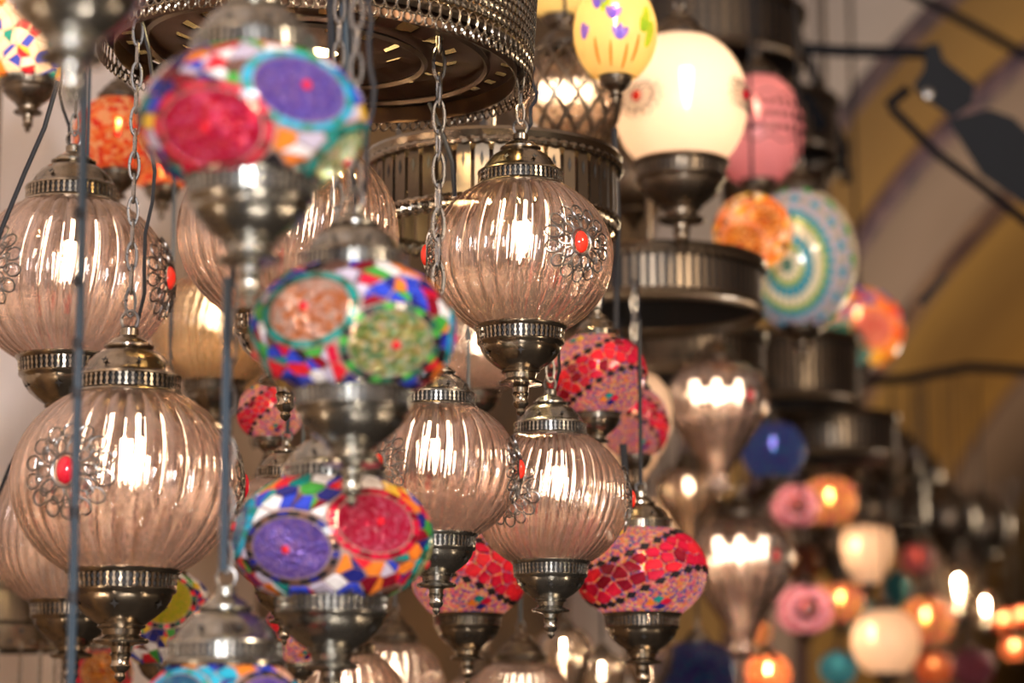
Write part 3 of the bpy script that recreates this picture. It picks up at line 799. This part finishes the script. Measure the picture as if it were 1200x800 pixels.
obj('spider_arm', tube([(-TR*.85, 0, .06), (TR*.85, 0, .06)], .003, 6).mesh('spider_arm', 'dark_brass'), tt)

# ---------------------------------------------------------------- clear glass globe lamps
G = 'clear ribbed glass globe lamps'
glass_lamp(610, 302, 215, 2.24, 'sharpest clear ribbed globe lamp, centre, red stone rosette facing right, hanging before the drum tier', 62, ros=(38, 158, 278), metal='brass', attach=True, group=G, side=1, bulbs=(.0,), link=.020)
glass_lamp(645, 585, 183, 2.38, 'clear finely ribbed globe lamp reflecting red, under the central globe', 262, kind='fine', ros=(88, 208, 328), metal='pewter', attach=True, group=G, bulbs=(.08,))
glass_lamp(512, 552, 192, 2.12, 'clear globe lamp right of the pink and violet mosaic, rosette at its right edge', 28, ros=(79, 199, 319), dark=False, metal='pewter', attach=True, group=G, bulbs=(-.02,), rotg=.1, cord=False, link=.030)
glass_lamp(147, 566, 265, 2.06, 'largest clear ribbed globe lamp, in the lower left, red stone near its left side', 25, ros=(-20, 100, 220), dark=True, metal='brass', attach=True, group=G, bulbs=(.0,), rotg=.2, side=1, link=.026)
glass_lamp(82, 330, 235, 2.42, 'clear ribbed globe lamp at the upper left with a rosette on its right edge', -30, ros=(80, 200, 320), metal='brass', group=G, bulbs=(.0,), rotg=.15, side=-1)
glass_lamp(88, 622, 205, 2.62, 'clear globe lamp half hidden behind the largest lower left globe', -30, kind='fine', ros=(40, 280), metal='brass', group=G, style='cord')
glass_lamp(252, 388, 152, 2.95, 'small amber clear globe lamp between the two left cords', -30, glass='amber_glass', kind='fine', ros=(30, 150), metal='brass', group=G, style='cord')
glass_lamp(300, 420, 120, 3.2, 'small clear globe lamp behind the peach and green mosaic, its cup showing left of it', -30, glass='amber_glass', kind='fine', metal='brass', group=G, style='cord')
glass_lamp(338, 272, 256, 2.36, 'big clear globe lamp behind the red and blue mosaic, only its edges showing', 70, kind='round', metal='brass', group=G, style='cord', ros=(200,), attach=True)
glass_lamp(335, 622, 150, 2.5, 'clear globe lamp hidden behind the violet and pink mosaic', -30, kind='fine', metal='brass', group=G, style='cord')
glass_lamp(560, 416, 108, 2.85, 'small clear globe lamp behind the lower left of the central globe', 230, kind='fine', metal='brass', group=G, attach=True, style='cord')
glass_lamp(405, 822, 142, 2.75, 'clear globe lamp cut by the bottom edge beside the grey cup', -30, kind='round', metal='brass', group=G, style='cord')
glass_lamp(686, 132, 88, 3.5, 'amber clear globe lamp with dark red stone left of the cream globe', -30, glass='amber_glass', kind='fine', ros=(18, 140), dark=True, metal='dark_brass', group=G, style='rod')
glass_lamp(610, 830, 130, 2.9, 'clear globe lamp at the bottom edge below the reddish globe', -30, kind='fine', metal='dark_brass', group=G, style='cord')

glass_lamp(462, 800, 118, 3.0, 'clear globe lamp at the bottom edge between the two brass cups', -30, metal='dark_brass', group=G, style='cord')
glass_lamp(565, 838, 110, 3.3, 'clear globe lamp at the bottom edge under the small brass cup', -30, kind='fine', metal='dark_brass', group=G, style='cord')

# ---------------------------------------------------------------- patchwork mosaic lamps (in front of the focus)
PAL = ['tile_red', 'tile_orange', 'tile_green', 'tile_blue', 'tile_white', 'tile_yellow', 'tile_navy', 'tile_lilac', 'tile_teal', 'tile_crimson', 'tile_brown', 'tile_orange', 'tile_red', 'tile_navy', 'tile_black', 'tile_lilac', 'tile_maroon', 'tile_blue']
RR = ['tile_crimson', 'tile_crimson', 'tile_maroon']
BB = ['tile_aqua', 'tile_teal', 'tile_aqua']
GG = ['tile_teal', 'tile_darkgreen', 'tile_teal']
DD = ['tile_black', 'tile_navy', 'tile_black', 'tile_brown']
mosaic_lamp(296, 142, 262, 1.55, 'blurred mosaic globe lamp with a red disc and a violet disc, topmost mosaic', [(-.41, -.07, .49, 'beads_red', RR), (.45, .32, .47, 'beads_violet', BB), (.90, -.36, .42, 'beads_green', GG), (-1.0, .35, .3, 'beads_green', ['tile_white']), ((math.radians(150), 0), .45, 'x', 0, 0)][:4],
            PAL, 3, asp=.68, cap_k=1.22, hold_k=1.22, nseed=95)
mosaic_lamp(414, 389, 236, 1.68, 'mosaic globe lamp with peach disc and speckled green disc, above the middle', [(-.47, .24, .45, 'beads_peach', GG), (.42, -.12, .46, 'beads_green', ['tile_darkgreen', 'tile_black', 'tile_green']), (1.0, -.05, .32, 'beads_violet', BB), (-1.0, -.25, .28, 'beads_peach', GG)],
            PAL, 8, asp=.72, cap_k=1.16, hold_k=1.22, nseed=105)
mosaic_lamp(390, 632, 230, 1.82, 'mosaic globe lamp with violet disc and hot pink disc, lowest of the three', [(-.46, -.10, .45, 'beads_violet', DD), (.46, .18, .44, 'beads_pink', RR), (.97, -.25, .36, 'beads_green', GG), (-.98, .12, .36, 'beads_blue', BB)],
            PAL, 12, asp=.70, cap_k=1.15, hold_k=1.2, nseed=105)
mosaic_lamp(262, 838, 190, 1.73, 'mosaic globe lamp at the bottom edge under the grey cap', [(.62, .10, .5, 'beads_violet', DD), (-.65, .15, .48, 'beads_blue', BB)],
            ['tile_orange', 'tile_navy', 'tile_red', 'tile_aqua', 'tile_brown', 'tile_peach', 'tile_blue'], 15, asp=.80, cap_k=1.55, hold_k=1.2, nseed=90, py_top=335, style='chain', cord=False)
mosaic_lamp(192, 725, 120, 2.75, 'mosaic globe lamp with a lime disc behind the lower left globe', [(-.0, .42, .55, 'beads_lime', ['tile_darkgreen', 'tile_red', 'tile_black']), (-.9, -.25, .4, 'beads_orange', GG)],
            ['tile_navy', 'tile_green', 'tile_white', 'tile_red', 'tile_brown', 'tile_yellow', 'tile_white', 'tile_blue'], 21, asp=.95, metal='brass', cap_k=.95, hold_k=1.0, nseed=80, style='cord')
mosaic_lamp(120, 790, 70, 3.0, 'small orange mosaic globe lamp behind the cup of the largest globe', [(0, .1, .8, 'beads_orange', RR)], ['tile_red', 'tile_orange', 'tile_brown'], 23, asp=.95, metal='brass', nseed=60, style='cord')
mosaic_lamp(36, 46, 118, 2.75, 'glowing diamond pattern mosaic globe lamp in the top left corner', [], ['tile_orange', 'tile_red', 'tile_cream', 'tile_cream', 'tile_teal', 'tile_white', 'tile_blue', 'tile_cream', 'tile_yellow'], 27, asp=1.0, metal='dark_brass', nseed=105, grout='grout_gold', hold_k=1.15, style='rod', glow=9)
# red swirl lamps
S = 'red swirl mosaic lamps'
swirl_lamp(700, 440, 114, 2.72, 'red swirl mosaic globe lamp right below the central globe', 31, asp=.92, phase=.2, slope=.42, cap=True, group=S, attach=True, py_top=255)
swirl_lamp(744, 496, 80, 3.0, 'smaller red swirl mosaic globe lamp against the pale pear shaped lamp', 33, asp=1.1, phase=2.2, slope=.5, group=S, metal='dark_brass', attach=True, py_top=330)
swirl_lamp(752, 671, 152, 2.62, 'red swirl mosaic globe lamp low at right of the reddish clear globe', 35, asp=.78, phase=-.1, slope=.40, group=S, attach=True, py_top=375, style='rod')
swirl_lamp(548, 668, 138, 2.66, 'red swirl mosaic globe lamp above the small brass cup at the bottom centre', 37, asp=.92, phase=2.8, slope=.3, group=S, style='cord', attach=True, py_top=260)
swirl_lamp(318, 482, 80, 2.72, 'red swirl mosaic globe lamp mostly hidden behind the peach and green mosaic', 39, asp=.9, phase=.4, group=S, style='cord')
swirl_lamp(352, 742, 90, 2.7, 'red swirl mosaic globe lamp peeping out left of the grey cup at the bottom', 40, asp=.9, phase=1.4, group=S, style='cord', metal='brass')
plain_lamp(138, 160, 104, 3.0, 'red and orange glowing globe lamp under the crown at the upper left', 'beads_flame', .95, 'dark_brass', bulb='bulb', group=None, name='mosaic_lamp')
plain_lamp(190, 196, 92, 3.25, 'brass lamp with red globe tucked behind the red and blue mosaic', 'beads_flame', .6, 'brass', bulb='bulb_far', name='mosaic_lamp', cap_k=.8, hold_k=.95)

# ---------------------------------------------------------------- the blurred upper right group
def cream_ros(root, px, py, asp):
    for dx, dy in ((-.62, .12), (.93, .12)):
        c = dir_from(px, py, dx, dy, asp); az = math.atan2(c.x, -c.y)
        r = obj('rosette', RO[.93], root, (0, 0, asp*c.z*.9), (0, 0, az), (.985, .985, .7)); obj('cabochon', PM['cab' if dx < 0 else 'cab_dark'], r, (0, -1.035, 0))
plain_lamp(797, 122, 158, 3.25, 'big glowing cream globe lamp with filigree rosettes at the upper right', 'milk_cream', 1.12, 'dark_brass', ros=(1,), deco=cream_ros, cap_k=.9, hold_k=1.4, zc=.86, bulb='bulb', bk=1.4, group=None, bx=.1, glow=1.15)
def floral(root, px, py, asp):
    def petal(c, rot, a, b, mat, nm):
        e1 = c.cross(Vector((0, 0, 1))).normalized(); e2 = c.cross(e1); u = e1*math.cos(rot)+e2*math.sin(rot); v = c.cross(u)
        pts = [(math.cos(2*PI*i/9)*a, math.sin(2*PI*i/9)*b) for i in range(9)]
        tile_obj(root, pts, c, u, v, asp, mat, shrink=1)
    for dx, dy, n in ((-.05, .35, 3), (.10, -.12, 3), (-.72, -.10, 2), (.62, .05, 2), (-.4, .6, 3)):
        c = dir_from(px, py, dx, dy, asp)
        for k in range(n):
            t = PI*.25 + k*.7; cc = (c + Vector((math.cos(t)*.13, 0, math.sin(t)*.13))).normalized(); petal(cc, t, .16, .08, 'tile_violet' if dx < .5 else 'tile_lime', 'petal')
    for dx, dy in ((.72, .3), (.80, -.05), (-.2, .75)):
        petal(dir_from(px, py, dx, dy, asp), 1.3, .30, .12, 'tile_lime', 'leaf')
    for dx, dy in ((-.1, -.45), (.2, -.5), (.45, -.35), (-.4, -.4)):
        petal(dir_from(px, py, dx, dy, asp), 1.5, .30, .035, 'tile_orange', 'stem')
plain_lamp(721, 38, 98, 2.75, 'glowing yellow globe lamp painted with violet flowers at the top', 'milk_floral', 1.28, 'dark_brass', bulb='bulb', deco=floral, hold_k=.8, bk=1.3, name='floral_lamp')
plain_lamp(655, -14, 80, 3.3, 'bright lime and yellow globe lamp cut by the top edge', 'milk_floral', 1.0, 'dark_brass', bulb='bulb_white', name='painted_glass_lamp')
def band_deco(root, px, py, asp):
    for k in range(30):
        for row, el in enumerate((-.12, .1, .32)):
            az = -1.5 + 3*k/29 + .05*row
            if k % 2 == row % 2: continue
            s = Vector((math.sin(az)*math.cos(el), -math.cos(az)*math.cos(el), math.sin(el))); e1 = s.cross(Vector((0, 0, 1))).normalized(); e2 = s.cross(e1)
            tile_obj(root, [(-.07, 0), (0, -.09), (.07, 0), (0, .09)], s, e1, e2, asp, 'tile_black', shrink=1)
    b = MB()
    for el in (-.30, .50):
        tube([surf(asp, 2*PI*i/60, el + .05*math.sin(20*PI*i/60), 1.02) for i in range(61)], .018, 5, b, False)
    obj('scalloped_outline', b.mesh('scalloped_outline', 'grout_dark'), root)
plain_lamp(888, 153, 108, 4.1, 'pink globe lamp with a band of black diamonds behind the cream globe', 'milk_pink', 1.3, 'dark_brass', deco=band_deco, name='pink_glass_lamp', glow=.55, bk=1.0, bulb='bulb_far', hold_k=.8)
mosaic_lamp(882, 272, 90, 3.7, 'orange bead mosaic globe lamp left of the blue and green mandala globe', [(-.3, -.35, .6, 'beads_orange', ['tile_orange', 'tile_peach']), (.35, .3, .45, 'beads_orange', ['tile_brown', 'tile_orange'])],
            ['tile_orange', 'tile_yellow', 'tile_peach', 'tile_brown', 'tile_orange', 'tile_cream'], 51, asp=1.0, metal='dark_brass', nseed=80, grout='grout_gold', style='rod', hold_k=.7, cap_k=.7, glow=3)
def mandala(root, px, py, asp):
    c = dir_from(px, py, -.22, -.10, asp)
    cols = [('tile_teal', .0, .10, 6), ('tile_cream', .11, .22, 12), ('tile_lime', .23, .29, 20), ('tile_aqua', .30, .44, 22), ('tile_cream', .46, .60, 28), ('tile_lime', .61, .68, 34), ('tile_aqua', .69, .80, 30), ('tile_lilac', .82, .95, 34),
            ('tile_aqua', .97, 1.06, 30), ('tile_lilac', 1.08, 1.22, 34), ('tile_green', 1.24, 1.34, 28)]
    e1 = c.orthogonal().normalized(); e2 = c.cross(e1)
    for mt, a0, a1, n in cols:
        b = MB()
        for i in range(n):
            if a0 > .9 and mt in ('tile_aqua', 'tile_green') and i % 2: continue
            vs = []
            for rad in (1.0, 1.035):
                for a, t in ((a0, 2*PI*(i+.08)/n), (a1, 2*PI*(i+.2)/n), (a1, 2*PI*(i+.8)/n), (a0, 2*PI*(i+.92)/n)):
                    vs.append(to_ell((c*math.cos(a)+(e1*math.cos(t)+e2*math.sin(t))*math.sin(a)).normalized(), asp, rad))
            b.add(vs, [(4,5,6,7), (0,1,5,4), (1,2,6,5), (2,3,7,6), (3,0,4,7)])
        obj('tile_ring', b.mesh('tile_ring', mt, False), root, kind='stuff')
plain_lamp(938, 303, 134, 3.9, 'large globe lamp with a blue, green and cream mandala mosaic', 'beads_sand', 1.28, 'dark_brass', deco=mandala, name='mandala_lamp', bulb='bulb_far', hold_k=.8, bk=.9)
mosaic_lamp(1006, 386, 104, 5.2, 'small mosaic globe lamp with coral, orange and blue petals', [(.35, .05, .45, 'beads_pinkrose', ['tile_orange']), (-.35, -.35, .55, 'beads_sea', ['tile_aqua', 'tile_teal'])],
            ['tile_orange', 'tile_red', 'tile_orange', 'tile_blue', 'tile_yellow', 'tile_pink'], 61, asp=.92, metal='dark_brass', nseed=60, grout='grout_gold', style='rod', hold_k=.6, cap_k=.6, glow=3)

# diamond lattice lantern left of the floral lamp
p = W(662, 118, 2.95); LR = 62*2.95/F
lt = empty('lattice_lantern', p, 'clear globe lantern in a dark diamond lattice cage beside the perforated crown', 'lantern', None, LR)
obj('globe', GL['fine', 'straw_glass'], lt, None, None, (.93, .93, 1.05))
b = MB()
for k in range(14):
    for s2 in (-1, 1):
        tube([surf(1.12, 2*PI*k/14 + s2*1.5*u/14, -1.05+2.1*u/14, 1.03) for u in range(15)], .045, 5, b, False)
obj('lattice_cage', b.mesh('lattice_cage', 'dark_brass'), lt, kind='stuff')
tp = cap_on(lt, .92, 1.05, 'dark_brass', False); holder_on(lt, -.92, 1.0, 'dark_brass', False)
for dx in (-.35, 0, .35): bulb_in(lt, .3, .8, 'bulb', dx)
hang(lt, p, LR, tp, -30, 'rod')

# pear shaped cream lamp behind the red swirls
PEAR = [(.40,1.0), (.72,.88), (.93,.62), (1,.28), (.97,-.08), (.84,-.45), (.64,-.80), (.45,-1.08), (.38,-1.2)]
plain_lamp(728, 496, 122, 3.35, 'smooth pale cream pear shaped lamp behind the red swirl globes', 'milk_cream', prof=PEAR, bulb='bulb_far', hold_k=.8, cap_k=.8, attach=True, py_top=330, group='smooth cream glass lamps', bk=.5, glow=.5)
# teardrop lamps
def tear(px, py, wid, d, label, glass='rose_glass', bulb='bulb', py_top=-30, ros=(35, 155), bulbs=(-.3, 0, .3), attach=True):
    p = W(px, py, d); R = wid*.5*d/F
    root = empty('teardrop_lamp', p, label, 'lamp', 'clear teardrop glass lamps', R)
    obj('globe', GL['tear', glass], root); top = cap_on(root, .76, .85, 'dark_brass', False)
    for dx in bulbs: bulb_in(root, .28, .75, bulb, dx)
    for az in ros:
        r = obj('rosette', RO[.93], root, None, (0, 0, math.radians(az)), .97); obj('cabochon', PM['cab_dark'], r, (0, -1.03, 0))
    hang(root, p, R, top, py_top, 'rod', attach=attach)
tear(840, 470, 120, 3.7, 'upper clear teardrop lamp with bright bulbs right of the red swirl globes', py_top=330)
tear(868, 655, 126, 4.0, 'lower clear teardrop lamp with a red stone, under the upper teardrop lamp', py_top=400)
tear(806, 575, 76, 4.3, 'narrow clear teardrop lamp seen between the two larger teardrop lamps', glass='straw_glass', py_top=400, ros=(), bulbs=(0,))

# ---------------------------------------------------------------- far lamps, strongly blurred, hung from the cross bar
def far(px, py, wid, d, label, mat, bulb='bulb_far', name='mosaic_lamp', asp=.95, py_top=440, cap_k=.8, glow=.6, group='small blurred lamps down the passage', prof=None, hold=True, bk=.9, bx=0):
    return plain_lamp(px, py, wid, d, label, mat, asp, 'dark_brass', py_top, bulb, name, cap_k, .8, .86, 'rod', group, attach=True, prof=prof, hold=hold, bk=bk, bx=bx, glow=glow)
far(906, 528, 76, 4.7, 'blue bead globe lamp right of the upper teardrop lamp', 'beads_night', bulb='bulb_white')
def ringlamp(px, py, wid, d, label):
    o = far(px, py, wid, d, label, 'beads_rose', 'bulb_hot', py_top=550, glow=.5)
    c = dir_from(px, py, .12, .05, .95)
    m_ = obj('dark_medallion', cap_patch(c, .42, .95, 1.02, 'tile_brown', 'dark_medallion'), o)
    ring_tiles(o, c, .46, .62, 16, .95, ['tile_pink', 'tile_lilac'])
    return o
ringlamp(932, 593, 56, 5.4, 'small mosaic lamp with pink ring and dark centre, beside the red and amber lamp')
ringlamp(943, 714, 66, 5.2, 'small mosaic lamp with pink ring and dark centre, right of the lower teardrop tip')
far(972, 588, 66, 5.8, 'red and amber globe lamp with a bright bulb spot, beside the upper pink-ringed lamp', 'beads_rust', 'bulb_hot', py_top=545)
SQ = [(.55,1.02), (.85,.95), (.98,.72), (1,.35), (.95,-.15), (.78,-.65), (.55,-1.05), (.40,-1.2)]
far(1016, 648, 60, 5.6, 'pale square-shouldered milk glass lamp with a bright left side', 'milk_cream', 'bulb_far', 'milk_glass_lamp', prof=SQ, bk=1.5, bx=-.4,  group='smooth cream glass lamps')
far(1038, 752, 80, 5.2, 'round pale milk glass lamp at the lower right with a bright upper left spot', 'milk_cream', 'bulb_far', 'milk_glass_lamp', asp=1.05, py_top=565, bk=1.3, bx=-.42, group='smooth cream glass lamps')
far(985, 706, 56, 5.9, 'amber lamp with bright orange bulb between the pink-ringed and cream lamps', 'beads_rust', 'bulb_hot')
far(1052, 692, 34, 6.2, 'small teal lamp below the pale square-shouldered lamp', 'beads_sea', None, asp=1.4)
far(1010, 722, 44, 6.3, 'small dark teal lamp beside the amber one', 'beads_sea', 'bulb_far')
far(1085, 728, 66, 6.0, 'rust coloured lamp with a bright bulb right of the lower cream lamp', 'beads_rust', 'bulb_hot')
TUL = [(.98,1.1), (.90,.75), (.78,.3), (.66,-.2), (.50,-.6), (.25,-.85), (.1,-.9)]
far(1123, 698, 58, 6.2, 'clear tulip lamp with a very bright bulb, left of the narrower tulip lamp', 'straw_glass', 'bulb_hot', 'tulip_lamp', prof=TUL, hold=True, bk=1.6, group='clear tulip lamps')
far(1155, 718, 42, 6.6, 'narrower clear tulip lamp with a very bright bulb', 'straw_glass', 'bulb_hot', 'tulip_lamp', prof=TUL, hold=True, bk=1.6, group='clear tulip lamps')
far(1176, 727, 30, 7.4, 'tiny coral glowing lamp right of the tulip lamps', 'beads_flame', 'bulb_hot', py_top=560)
far(1196, 722, 26, 7.6, 'tiny orange glowing lamp at the right edge', 'beads_flame', 'bulb_hot', py_top=560)
far(1188, 760, 30, 7.0, 'tiny red glowing lamp near the lower right corner', 'beads_flame', 'bulb_hot', py_top=560)
far(1094, 783, 44, 5.9, 'orange lamp at the bottom edge right of the big cream lamp', 'beads_flame', 'bulb_far')
far(1140, 782, 50, 6.4, 'dim rose lamp at the bottom edge below the tulip lamps', 'beads_rose', None)
far(982, 783, 44, 5.5, 'green tinted lamp with a white bulb at the bottom edge', 'beads_sea', 'bulb_white')
far(900, 790, 54, 5.0, 'small flame red lamp at the bottom edge below the lower teardrop', 'beads_flame', 'bulb_hot')
far(818, 790, 90, 3.9, 'dark blue bead globe lamp at the bottom edge', 'beads_night', None, py_top=500)
far(882, 740, 44, 5.4, 'amber lamp behind the tip of the lower teardrop', 'beads_rust', 'bulb_hot')
far(940, 660, 48, 6.2, 'dim amber lamp between the two pink-ringed lamps', 'beads_rust', None)
far(1075, 655, 40, 6.7, 'dim rose lamp right of the pale square-shouldered lamp', 'beads_rose', 'bulb_orange')
far(780, 610, 60, 4.6, 'cream glass lamp tucked behind the red swirl globe', 'milk_cream', 'bulb_far', 'milk_glass_lamp', py_top=420, group='smooth cream glass lamps')
far(660, 770, 70, 3.4, 'clear pear lamp with bright bulbs at the bottom behind the cup', 'straw_glass', 'bulb_hot', 'pear_lamp', prof=PEAR, py_top=500, group='clear pear lamps at the bottom')
far(705, 795, 60, 3.6, 'clear pear lamp at the bottom edge, right of its twin', 'straw_glass', 'bulb_hot', 'pear_lamp', prof=PEAR, py_top=560, group='clear pear lamps at the bottom')
far(760, 775, 60, 3.8, 'clear pear lamp under the big red swirl globe', 'straw_glass', 'bulb_hot', 'pear_lamp', prof=PEAR, py_top=560, group='clear pear lamps at the bottom')

# unlit closed brass lanterns that crowd the middle distance
rng = random.Random(5)
BR = lathe([(.0,.98), (.14,.95), (.18,.8), (.42,.66), (.46,.58), (.62,.40), (.70,.1), (.66,-.2), (.50,-.45), (.34,-.55), (.36,-.62), (.2,-.72), (.1,-.9), (0,-1)], 28).mesh('body', 'dark_brass')
wheres = [(742, 215, 80, 4.0, 'beside the cream globe cup'), (885, 225, 80, 4.8, 'under the pink globe'), (960, 180, 70, 5.6, 'right of the pink globe'), (850, 330, 70, 4.5, 'left of the mandala globe'),
          (905, 430, 70, 5.2, 'below the mandala globe'), (950, 455, 70, 6.2, 'right under the mandala globe'), (1000, 520, 70, 6.25, 'under the coral mosaic lamp'), (940, 540, 60, 6.55, 'right of the blue bead lamp'),
          (1045, 540, 70, 6.6, 'near the ochre vault'), (745, 385, 70, 4.4, 'above the pale pear lamp'), (800, 365, 60, 4.6, 'above the upper teardrop'), (985, 445, 50, 6.5, 'below the coral mosaic lamp'),
          (1060, 610, 60, 7.9, 'above the small teal lamp'), (1110, 610, 70, 8.0, 'above the left tulip lamp'), (1150, 620, 70, 8.4, 'above the narrower tulip lamp'), (975, 640, 60, 6.5, 'left of the pale square-shouldered lamp'),
          (900, 60, 80, 5.6, 'at the top behind the cream globe'), (865, 30, 80, 5.0, 'at the top right of the cream globe'), (1020, 600, 60, 6.7, 'above the pale square-shouldered lamp'), (835, 620, 70, 5.0, 'behind the teardrop lamps'),
          (900, 600, 60, 6.0, 'left of the upper pink-ringed lamp'), (1000, 680, 50, 7.7, 'behind the amber lamp'), (690, 330, 60, 3.9, 'behind the right side of the central globe'), (1075, 560, 60, 8.4, 'under the cross bar')]
for px, py, wid, d, wh in wheres:
    p = W(px, py, d); R = wid*.5*d/F/.70
    o = empty('brass_lantern', p, 'unlit dark brass lantern ' + wh, 'lantern', 'unlit dark brass lanterns', R)
    obj('body', BR, o)
    for k in range(6): obj('rib', PM['ring'], o, (.66*math.cos(k*PI/3), .66*math.sin(k*PI/3), .1), (0, 0, k*PI/3+PI/2), 2.2)
    hang(o, p, R, .98, 455 if px > 1090 or py < 560 and px > 1030 else (py-45 if 930 < px and py > 590 else (-30 if py < 300 else py-120)), 'rod', attach=True)

# ---------------------------------------------------------------- foreground holder of a lamp above the frame, and the loose cords
plain_lamp(90, -110, 272, 1.32, 'strongly blurred pewter cup and finial of a near lamp at the top left', 'beads_rust', .74, 'pewter', bulb=None, name='mosaic_lamp', cap_k=1.2, hold_k=1.25)
def loose_cord(pts, d, label, mat='cord_blue', r=.0032):
    P_ = [W(x, y, d if not isinstance(d, (list, tuple)) else d[i]) for i, (x, y) in enumerate(pts)]
    fine = []
    for i in range(len(P_)-1):
        for k in range(6): fine.append(P_[i].lerp(P_[i+1], k/6))
    fine.append(P_[-1]); c = fine[0].copy()
    o = obj('hanging_cord', tube([q-c for q in fine], r, 8).mesh('hanging_cord', mat), None, c); tag(o, label, 'cord')
    return o
lc = loose_cord([(99, -30), (98, 150), (95, 320), (90, 500), (87, 640), (82, 830)], 1.72, 'dark blue cord running down the whole left side in front of the globes')
for y in (250, 330, 402, 460, 600, 700): obj('cord_tie', tube([(0, 0, -.004), (0, 0, .004)], .0042, 8).mesh('cord_tie', 'cord_black'), lc, W(99-(y/800)*16, y, 1.72)-lc.location)
loose_cord([(267, 325), (266, 400), (264, 520), (262, 668)], 1.69, 'dark blue cord leading down to the grey capped lamp at the lower left')
loose_cord([(68, 95), (52, 150), (30, 200), (2, 268), (-20, 330)], 2.3, 'slack black cord at the upper left edge', 'cord_black', .0024)
loose_cord([(-10, 600), (12, 545), (30, 515), (60, 490)], 2.5, 'black cord curling behind the lower left globe', 'cord_black', .002)
loose_cord([(503, 120), (520, 160), (530, 190), (533, 230)], 2.3, 'black cord looping beside the steel chain', 'cord_black', .0022)
loose_cord([(387, -20), (389, 60), (388, 105)], 1.9, 'thick dark cord above the middle mosaic, the left one', 'cord_black', .0032)
loose_cord([(402, -20), (405, 60), (406, 110)], 1.9, 'thick dark cord above the middle mosaic, the right one', 'cord_blue', .0036)
loose_cord([(720, 150), (724, 260), (722, 385)], 2.7, 'dark cord with beads right of the central globe', 'cord_black', .0036)
loose_cord([(730, 520), (733, 560), (736, 615)], 2.62, 'dark cord over the lower red swirl globe', 'cord_black', .004)
loose_cord([(300, 560), (330, 500), (322, 420)], 3.0, 'black cord behind the peach and green mosaic', 'cord_black', .003)

# ---------------------------------------------------------------- iron bars and the flood lamp under the vault
def bar(pts, r, label, name='iron_bar', mat='black_paint'):
    c = W(*pts[0]); P_ = [W(*q)-c for q in pts]
    return tag(obj(name, tube(P_, r, 8).mesh(name, mat), None, c), label, 'bar')
bar([(880, 52, 4.78), (985, 60, 4.78), (1092, 62, 4.78)], .012, 'level dark iron bar between the lamps and the flood lamp')
bar([(912, -20, 5.43), (950, 80, 5.43), (985, 165, 5.43), (992, 215, 5.43)], .011, 'slanting dark iron bar at the top behind the pink globe')
bar([(895, 40, 5.08), (930, 95, 5.08), (965, 150, 5.08)], .014, 'short dark iron bar beside the slanting one')
bar([(1060, -12, 6.0), (1140, 30, 6.0), (1230, 80, 6.0)], .013, 'dark iron conduit crossing the top right corner')
bar([(900, 452, 6.4), (1060, 444, 6.4), (1135, 430, 6.4), (1230, 436, 6.4)], .014, 'long dark cross bar over the far lamps at the right')
p = W(1150, 165, 4.6); k = 4.6/F
fl_ = empty('flood_lamp', p, 'blurred black flood lamp on a bracket at the upper right', 'flood lamp')
def local(x, y, dz=0): return W(x, y, 4.6+dz) - p
def slab(pts, th, name, mat):
    mb = MB(); n = len(pts); a = [local(x, y, -th/2) for x, y in pts] + [local(x, y, th/2) for x, y in pts]
    mb.add(a, [tuple(range(n)), tuple(range(2*n-1, n-1, -1))]+[(i, n+i, n+(i+1) % n, (i+1) % n) for i in range(n)]); return obj(name, mb.mesh(name, mat, False), fl_)
slab([(1085, 52), (1100, 50), (1106, 70), (1142, 98), (1140, 122), (1115, 138), (1078, 112), (1070, 100), (1082, 82)], .10, 'ballast_box', 'black_paint')
slab([(1110, 140), (1160, 128), (1188, 138), (1260, 210), (1260, 262), (1215, 250), (1150, 205)], .16, 'housing', 'black_paint')
obj('bracket', tube([local(1040, 124), (local(1064, 104))], .010, 8).mesh('bracket', 'black_paint'), fl_)
obj('bracket', tube([local(1044, 126), local(1098, 180), local(1150, 218), local(1240, 290)], .009, 8).mesh('bracket', 'black_paint'), fl_)
obj('bolt', lathe([(0, .008), (.010, .006), (.012, 0), (0, 0)], 12).mesh('bolt', 'steel'), fl_, local(1087, 110, -.052), (PI/2, 0, 0))
obj('mounting_arm', tube([local(1092, 58), local(1092, 60, .08), local(1092, 62, .17)], .010, 8).mesh('mounting_arm', 'black_paint'), fl_)
slab([(1076, 352), (1108, 318), (1112, 324), (1082, 360)], .02, 'clip', 'black_paint').parent = fl_
# wire crowns of the far chandeliers
for px, py, wd, d, lb in ((1085, 612, 50, 8.6, 'pale wire arched chandelier crown over the tulip lamps, the left one'), (1135, 612, 56, 8.8, 'pale wire arched chandelier crown over the tulip lamps, the right one')):
    p = W(px, py, d); R = wd*.5*d/F; o = empty('wire_crown', p, lb, 'chandelier', None, R)
    for k in range(4):
        a = PI*k/4; obj('wire_arch', tube([(math.cos(t)*math.cos(a), math.cos(t)*math.sin(a), 1.1*math.sin(t)) for t in [PI*i/14 for i in range(15)]], .05, 6).mesh('wire_arch', 'steel'), o)
    obj('base_ring', torus_pts(1, 1, .06, 28, 6, Matrix.Rotation(PI/2, 4, 'X')).mesh('base_ring', 'steel'), o)
    hang(o, p, R, 1.1, 455, 'rod', attach=True)
print('OBJECTS', len(sc.objects), 'TRIS', sum(len(o.data.polygons) for o in sc.objects if o.type == 'MESH'))
